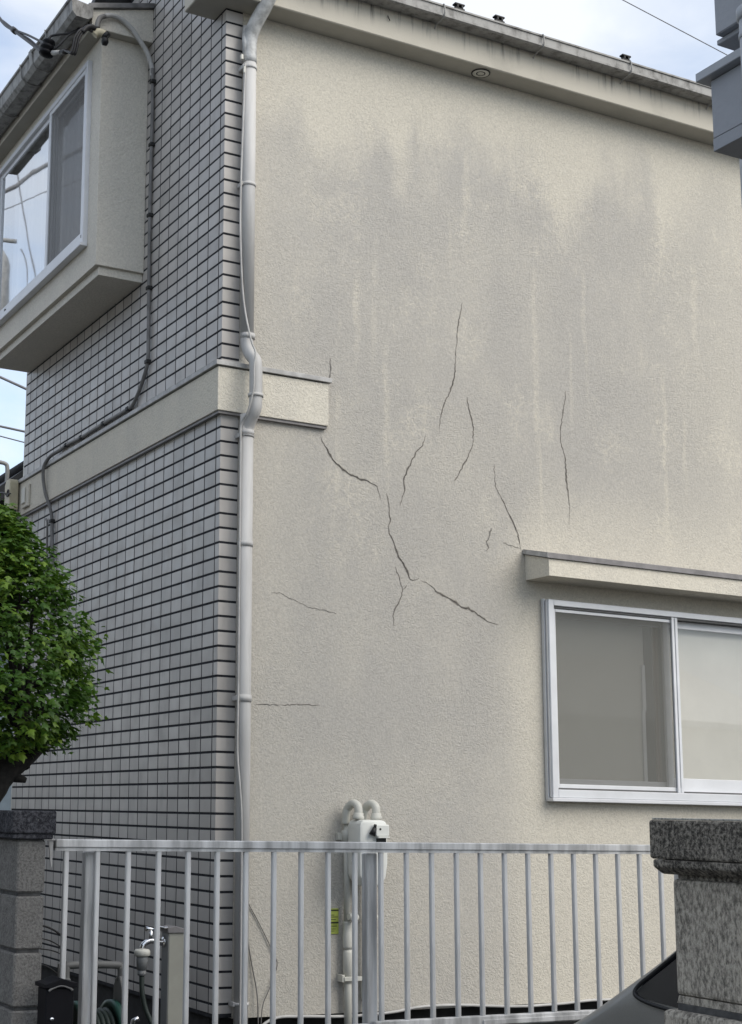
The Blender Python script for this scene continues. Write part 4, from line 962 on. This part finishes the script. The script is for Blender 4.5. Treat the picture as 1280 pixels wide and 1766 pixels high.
# crown outline: radius by height, measured off the clipped dome
def crown_r(z): # z from 1.60 to 2.70
    pts = [(1.64, 0.20), (1.71, 0.34), (1.79, 0.43), (1.88, 0.475), (1.98, 0.475), (2.10, 0.45), (2.25, 0.38), (2.40, 0.30), (2.52, 0.22), (2.62, 0.13), (2.70, 0.03)]
    for (a, ra), (c, rc) in zip(pts[:-1], pts[1:]):
        if a <= z <= c: return ra + (rc - ra) * (z - a) / (c - a)
    return 0.0
bm = bmesh.new(); tone = bm.loops.layers.color.new('tone')
rl = random.Random(11)
def leaf(c, nrm, up, size, tn):
    nrm = nrm.normalized(); up = (up - nrm * up.dot(nrm))
    up = up.normalized() if up.length > 1e-4 else nrm.orthogonal().normalized()
    sd_ = nrm.cross(up); fold = rl.uniform(0.10, 0.30)
    # three-lobed outline
    out_ = [(0, 0), (0.30, 0.12), (0.52, 0.46), (0.24, 0.50), (0.17, 0.72), (0, 1.05)]
    def P(u, v): return c + size * (sd_ * u + up * v + nrm * (-fold * abs(u) - 0.22 * v * v))
    mid = [bm.verts.new(P(0, v)) for v in (0, 0.5, 1.05)]
    for sgn in (1, -1):
        vs = [bm.verts.new(P(sgn * u, v)) for u, v in out_[1:-1]]
        try:
            f1 = bm.faces.new([mid[0], vs[0], vs[1], vs[2], mid[1]]); f2 = bm.faces.new([mid[1], vs[2], vs[3], mid[2]])
        except ValueError: continue
        for f in (f1, f2):
            for l in f.loops: l[tone] = (tn, tn, tn, 1)
ncl = 0
while ncl < 1600:
    z = rl.uniform(1.64, 2.72); a = rl.uniform(0, 2 * math.pi); rm_ = crown_r(z)
    if rm_ <= 0: continue
    lump = mnoise.noise(Vector((math.cos(a) * 2.2, math.sin(a) * 2.2, z * 4.0)) + Vector((3, 1, 7)))
    rad = rm_ * (1 + 0.24 * lump) * (1 - abs(rl.gauss(0, 0.16)))
    if lump < -0.34 and rl.random() < 0.5: continue
    rad = max(0.0, rad)
    c = TC + Vector((rad * math.cos(a), rad * math.sin(a), z - TC.z)); ncl += 1
    outw = Vector((math.cos(a), math.sin(a), 0.35 + (z - 2.0) * 0.8)).normalized()
    tw = (outw + Vector((rl.gauss(0, .35), rl.gauss(0, .35), rl.gauss(0, .35)))).normalized()
    tn0 = min(1, max(0, 0.34 + 0.5 * mnoise.noise(c * 5) + rl.gauss(0, 0.12)))
    for k in range(rl.randint(7, 11)):
        p = c + tw * rl.uniform(-0.03, 0.07) + Vector((rl.gauss(0, .018), rl.gauss(0, .018), rl.gauss(0, .018)))
        d = (tw * 0.6 + Vector((rl.gauss(0, .7), rl.gauss(0, .7), rl.gauss(-0.25, .5)))).normalized()
        nn = (Vector((0, 0, 1)) * 0.9 + outw * 0.5 + Vector((rl.gauss(0, .45), rl.gauss(0, .45), rl.gauss(0, .3)))).normalized()
        leaf(p, nn, d, rl.uniform(0.022, 0.042), min(1, max(0, tn0 + rl.gauss(0, 0.16))))
me = bpy.data.meshes.new('crown'); offv = parent_world(tree)
for v in bm.verts: v.co.z += S * v.co.x; v.co -= offv
bm.to_mesh(me); bm.free(); me.materials.append(M['leaf'])
o = bpy.data.objects.new('crown', me); COL.objects.link(o); o.parent = tree

# ------------------------------------------------------------------ service drop to the bay
sdp = thing('service_drop', (-0.62, 1.33, 6.02), 'black overhead service cables strung to an insulator beside the bay roof', 'cable')
ins = Vector((-0.62, 1.334, 6.03))
b = MB(); b.tube(crom([(-0.50, 3.4, 7.4), (-0.60, 2.5, 6.75), (-0.62, 2.111, 6.50), (-0.622, 1.75, 6.26), (-0.62, 1.45, 6.06), ins - Vector((0, 0.02, 0.02))], 5), 0.011, 8)
b.tube(crom([(-0.60, 2.5, 6.76), (-0.618, 2.12, 6.515), (-0.615, 1.8, 6.33), (-0.615, 1.5, 6.15), ins + Vector((0, 0.01, 0.03))], 5), 0.008, 7)
b.tube(crom([(-0.60, 2.5, 6.755), (-0.618, 2.12, 6.505), (-0.615, 1.8, 6.31), (-0.618, 1.52, 6.12), ins + Vector((0, 0.02, 0.01))], 5), 0.006, 6)
b.tube([(-0.62, 2.15, 6.53), (-0.62, 2.08, 6.48)], 0.021, 8)
b.build('line', M['cable_dark'], sdp)
b = MB(); axis = Vector((-0.05, -0.2, -0.1))
b.lathe([(0.012, 0.055), (0.036, 0.05), (0.040, 0.036), (0.024, 0.026), (0.024, 0.018), (0.044, 0.010), (0.046, -0.006), (0.026, -0.014), (0.026, -0.022), (0.046, -0.030), (0.044, -0.046), (0.02, -0.055)], ins, 2, 18, Matrix.Rotation(R(12), 4, 'Y'))
b.build('insulator', M['blackbox'], sdp)
b = MB()
b.tube(crom([ins + Vector((0.0, 0, 0.055)), (-0.60, 1.33, 6.115), (-0.57, 1.29, 6.115), (-0.50, 1.27, 6.135), (-0.44, 1.26, 6.18), (-0.412, 1.25, 6.205)], 4), 0.008, 7)
b.tube(crom([ins + Vector((0.02, -0.01, -0.02)), (-0.57, 1.27, 6.03), (-0.52, 1.25, 6.10), (-0.45, 1.25, 6.16), (-0.42, 1.25, 6.19)], 4), 0.007, 7)
b.tube(crom([(-0.40, 1.255, 6.235), (-0.425, 1.25, 6.228), (-0.43, 1.262, 6.205), (-0.415, 1.24, 6.195), (-0.41, 1.21, 6.205), (-0.40, 1.20, 6.19)], 3), 0.006, 6)
b.build('tie_wire', M['cable_dark'], sdp)
b = MB(); b.tube([(-0.60, 1.29, 5.985), (-0.575, 1.20, 5.955)], 0.015, 10); b.build('sleeve', M['cable_light'], sdp)
b = MB(); b.tube([(-0.575, 1.20, 5.955), (-0.56, 1.13, 5.935)], 0.016, 10)
for dx, rr2 in ((0.0, 0.008), (0.014, 0.007), (-0.012, 0.006)):
    b.tube(crom([(-0.56 + dx, 1.13, 5.935), (-0.553 + dx, 1.07, 5.90), (-0.548 + dx, 1.045, 5.885), (-0.54 + dx, 1.035, 5.93), (-0.53 + dx, 1.03, 5.99), (-0.50 + dx, 1.03, 6.045), (-0.47 + dx, 1.04, 6.065), (-0.43, 1.045, 6.06)], 4), rr2, 7)
b.tube(crom([(-0.50, 1.03, 6.03), (-0.47, 1.03, 6.07), (-0.44, 1.035, 6.085), (-0.415, 1.04, 6.08)], 4), 0.016, 8)
b.build('leads', M['cable_dark'], sdp)
ent = thing('cable_entry', (-0.41, 1.05, 6.07), 'white curved conduit with black weather cap at the bay corner', 'conduit')
b = MB(); b.tube(crom([(-0.415, 1.06, 6.05), (-0.40, 1.055, 6.065), (-0.375, 1.05, 6.07), (-0.35, 1.045, 6.06)], 4), 0.026, 12); b.build('cap_tube', M['cap_cream'], ent)
b = MB(); b.tube([(-0.355, 1.045, 6.062), (-0.335, 1.04, 6.045)], [0.030, 0.027], 12); b.lathe([(0.01, -0.02), (0.026, -0.012), (0.026, 0.012), (0.01, 0.02)], (-0.355, 1.03, 6.01), 0, 14); b.build('weather_cap', M['black'], ent)
b = MB(); b.tube(crom([(-0.385, 1.09, 6.115), (-0.38, 1.10, 6.16), (-0.362, 1.11, 6.20), (-0.33, 1.12, 6.225)], 4), 0.016, 10); b.build('elbow_lead', M['cable'], ent)
b = MB(); b.tube(crom([(-0.33, 1.12, 6.225), (-0.28, 1.125, 6.245), (-0.22, 1.125, 6.235), (-0.15, 1.125, 6.19), (-0.10, 1.125, 6.13), (-0.05, 1.12, 6.06), (-0.016, 1.115, 5.96), (-0.016, 1.107, 5.9)], 5), 0.0155, 10); b.build('conduit', M['cable_light'], ent)

# ------------------------------------------------------------------ things beyond
nh = thing('far_house', (-1.0, 8.0, 0.0), 'dark tiled neighbouring house with pale blue wall beyond the left corner', 'house')
b = MB(); b.prism([(0.76, 4.46), (-1.3, 2.72), (-1.3, 2.58), (0.76, 4.32), (2.4, 2.95), (2.4, 3.09)], 1, 6.0, 10.5); b.build('roof', M['dark_tile'], nh)
b = MB(); b.prism([(0.72, 4.27), (-0.75, 3.03), (-0.75, 2.9), (2.1, 2.9), (2.1, 3.12)], 1, 6.35, 6.42); b.build('gable_board', M['dark_wood'], nh)
b = MB(); b.box(-0.75, 0.45, 6.43, 6.6, 3.2, 3.98); b.build('gable_end', M['dark_wood'], nh)  # dark wood gable end below the roof
b = MB(); b.box(-0.7, 2.0, 6.62, 10.0, 0.0, 2.89); b.box(0.46, 0.95, 6.44, 6.61, 2.89, 3.98); b.build('wall', M['blue_wall'], nh)
b = MB(); b.tube([(0.745, 5.93, 4.46), (0.745, 10.4, 4.46)], 0.055, 12); b.build('ridge_tile', M['dark_tile'], nh)
b = MB(); b.tube(crom([(0.60, 6.25, 4.26), (0.60, 6.25, 4.44), (0.58, 6.25, 4.48), (0.52, 6.25, 4.49)], 4), 0.02, 8); b.build('vent_pipe', M['pole'], nh)
b = MB(); b.tube([(-0.66, 1.9, 0.0), (-0.66, 1.9, 1.6)], 0.036, 14)
tag(b.build('drain_pipe', M['neigh_white']), 'white drain pipe standing behind the block wall under the tree', 'pipe')

def wire(name, a, c, r_, label, sag=0.1, group=None):
    a, c = Vector(a), Vector(c); d = c - a; pts = []
    for k in range(25):
        t = -0.8 + 2.6 * k / 24; p = a + d * t; p.z -= sag * (1 - (2 * t - 1) ** 2); pts.append(p)
    b = MB(); b.tube(pts, r_, 6); tag(b.build(name, M['wire'], shear=False), label, 'wire', group)
S_ = S
def un(p): return (p[0], p[1], p[2] + S_ * p[0])
wire('overhead_wire', un((14.486, 14.413, 16.883)), un((16.332, 13.613, 15.881)), 0.010, 'thin overhead wire crossing the sky above the gutter at right', 0.0)
wire('overhead_wire', un((0.689, 6.948, 5.479)), un((0.933, 6.838, 5.364)), 0.013, 'thick wire in the sky just under the bay window', 0.0)
wire('overhead_wire', un((0.729, 7.024, 5.014)), un((0.958, 6.909, 4.964)), 0.011, 'upper one of two wires left of the tiled corner', 0.0)
wire('overhead_wire', un((0.737, 7.04, 4.921)), un((0.967, 6.926, 4.86)), 0.006, 'thinner lower one of two wires left of the tiled corner', 0.0)
# unseen house added to shade the tiled wall; house across the street
sn = thing('shading_house', (-7.0, 4.0, 0.0), 'plain grey house block out of view at left, added to shade the tiled wall', 'house')
b = MB(); b.box(-10.0, -5.4, -0.5, 10.5, 0.0, 5.3); b.build('wall', M['pole'], sn)
b = MB(); b.prism([(-10.4, 5.31), (-5.0, 5.31), (-5.0, 5.4), (-7.7, 6.7), (-10.4, 5.4)], 1, -0.9, 10.9); b.build('roof', M['roof'], sn)
oh = thing('street_house', (14.0, -16.0, 0.0), 'pale house across the street, mirrored faintly in the right window pane', 'house')
b = MB(); b.box(9.0, 17.0, -21.0, -14.0, 0.0, 3.0); b.build('wall', M['stucco2'], oh)
b = MB(); b.prism([(-21.4, 3.01), (-13.6, 3.01), (-13.6, 3.1), (-17.5, 4.6), (-21.4, 3.1)], 0, 8.6, 17.4); b.build('roof', M['flash'], oh)
# street pole and lines that the bay glass mirrors
pole = thing('utility_pole', (-2.52, 11.4, 0.0), 'concrete utility pole with transformer mirrored in the bay window glass', 'utility pole')
b = MB(); b.tube([(-2.33, 11.46, 0), (-2.33, 11.46, 9.0)], [0.15, 0.09], 14); b.build('shaft', M['pole'], pole)
b = MB(); b.lathe([(0.05, 7.3), (0.16, 7.35), (0.18, 7.45), (0.18, 8.1), (0.15, 8.2), (0.06, 8.34)], (-2.42, 11.46, 0), 2, 20); b.build('transformer', M['flash'], pole)
b = MB(); b.tube([(-2.3, 11.46, 8.44), (-2.66, 11.42, 8.44)], 0.03, 8); b.build('arm', M['flash'], pole)
def rw_(pts, r_, label):
    b = MB(); b.tube(crom(pts, 5), r_, 7); tag(b.build('street_wire', M['wire'], shear=False), label, 'wire')
rw_([(-1.4, 12.2, 8.7), (-2.42, 11.39, 9.1), (-2.70, 11.2, 9.3), (-2.96, 11.01, 9.49), (-4.2, 10.1, 10.2)], 0.028, 'thick bundled street cable mirrored in the bay window')
rw_([(-1.6, 12.0, 8.6), (-2.44, 11.42, 8.88), (-2.99, 11.06, 9.15), (-4.0, 10.4, 9.6)], 0.007, 'thin level street wire mirrored in the bay window')
rw_([(-2.45, 11.1, 10.4), (-2.56, 11.22, 9.5), (-2.74, 11.30, 8.7), (-2.90, 11.34, 8.09), (-3.1, 11.4, 7.2)], 0.010, 'steep street wire mirrored in the bay window')
rw_([(-2.72, 11.42, 8.42), (-2.80, 11.42, 8.25), (-2.83, 11.42, 7.94), (-2.84, 11.42, 7.3)], 0.009, 'drooping transformer lead mirrored in the bay window')
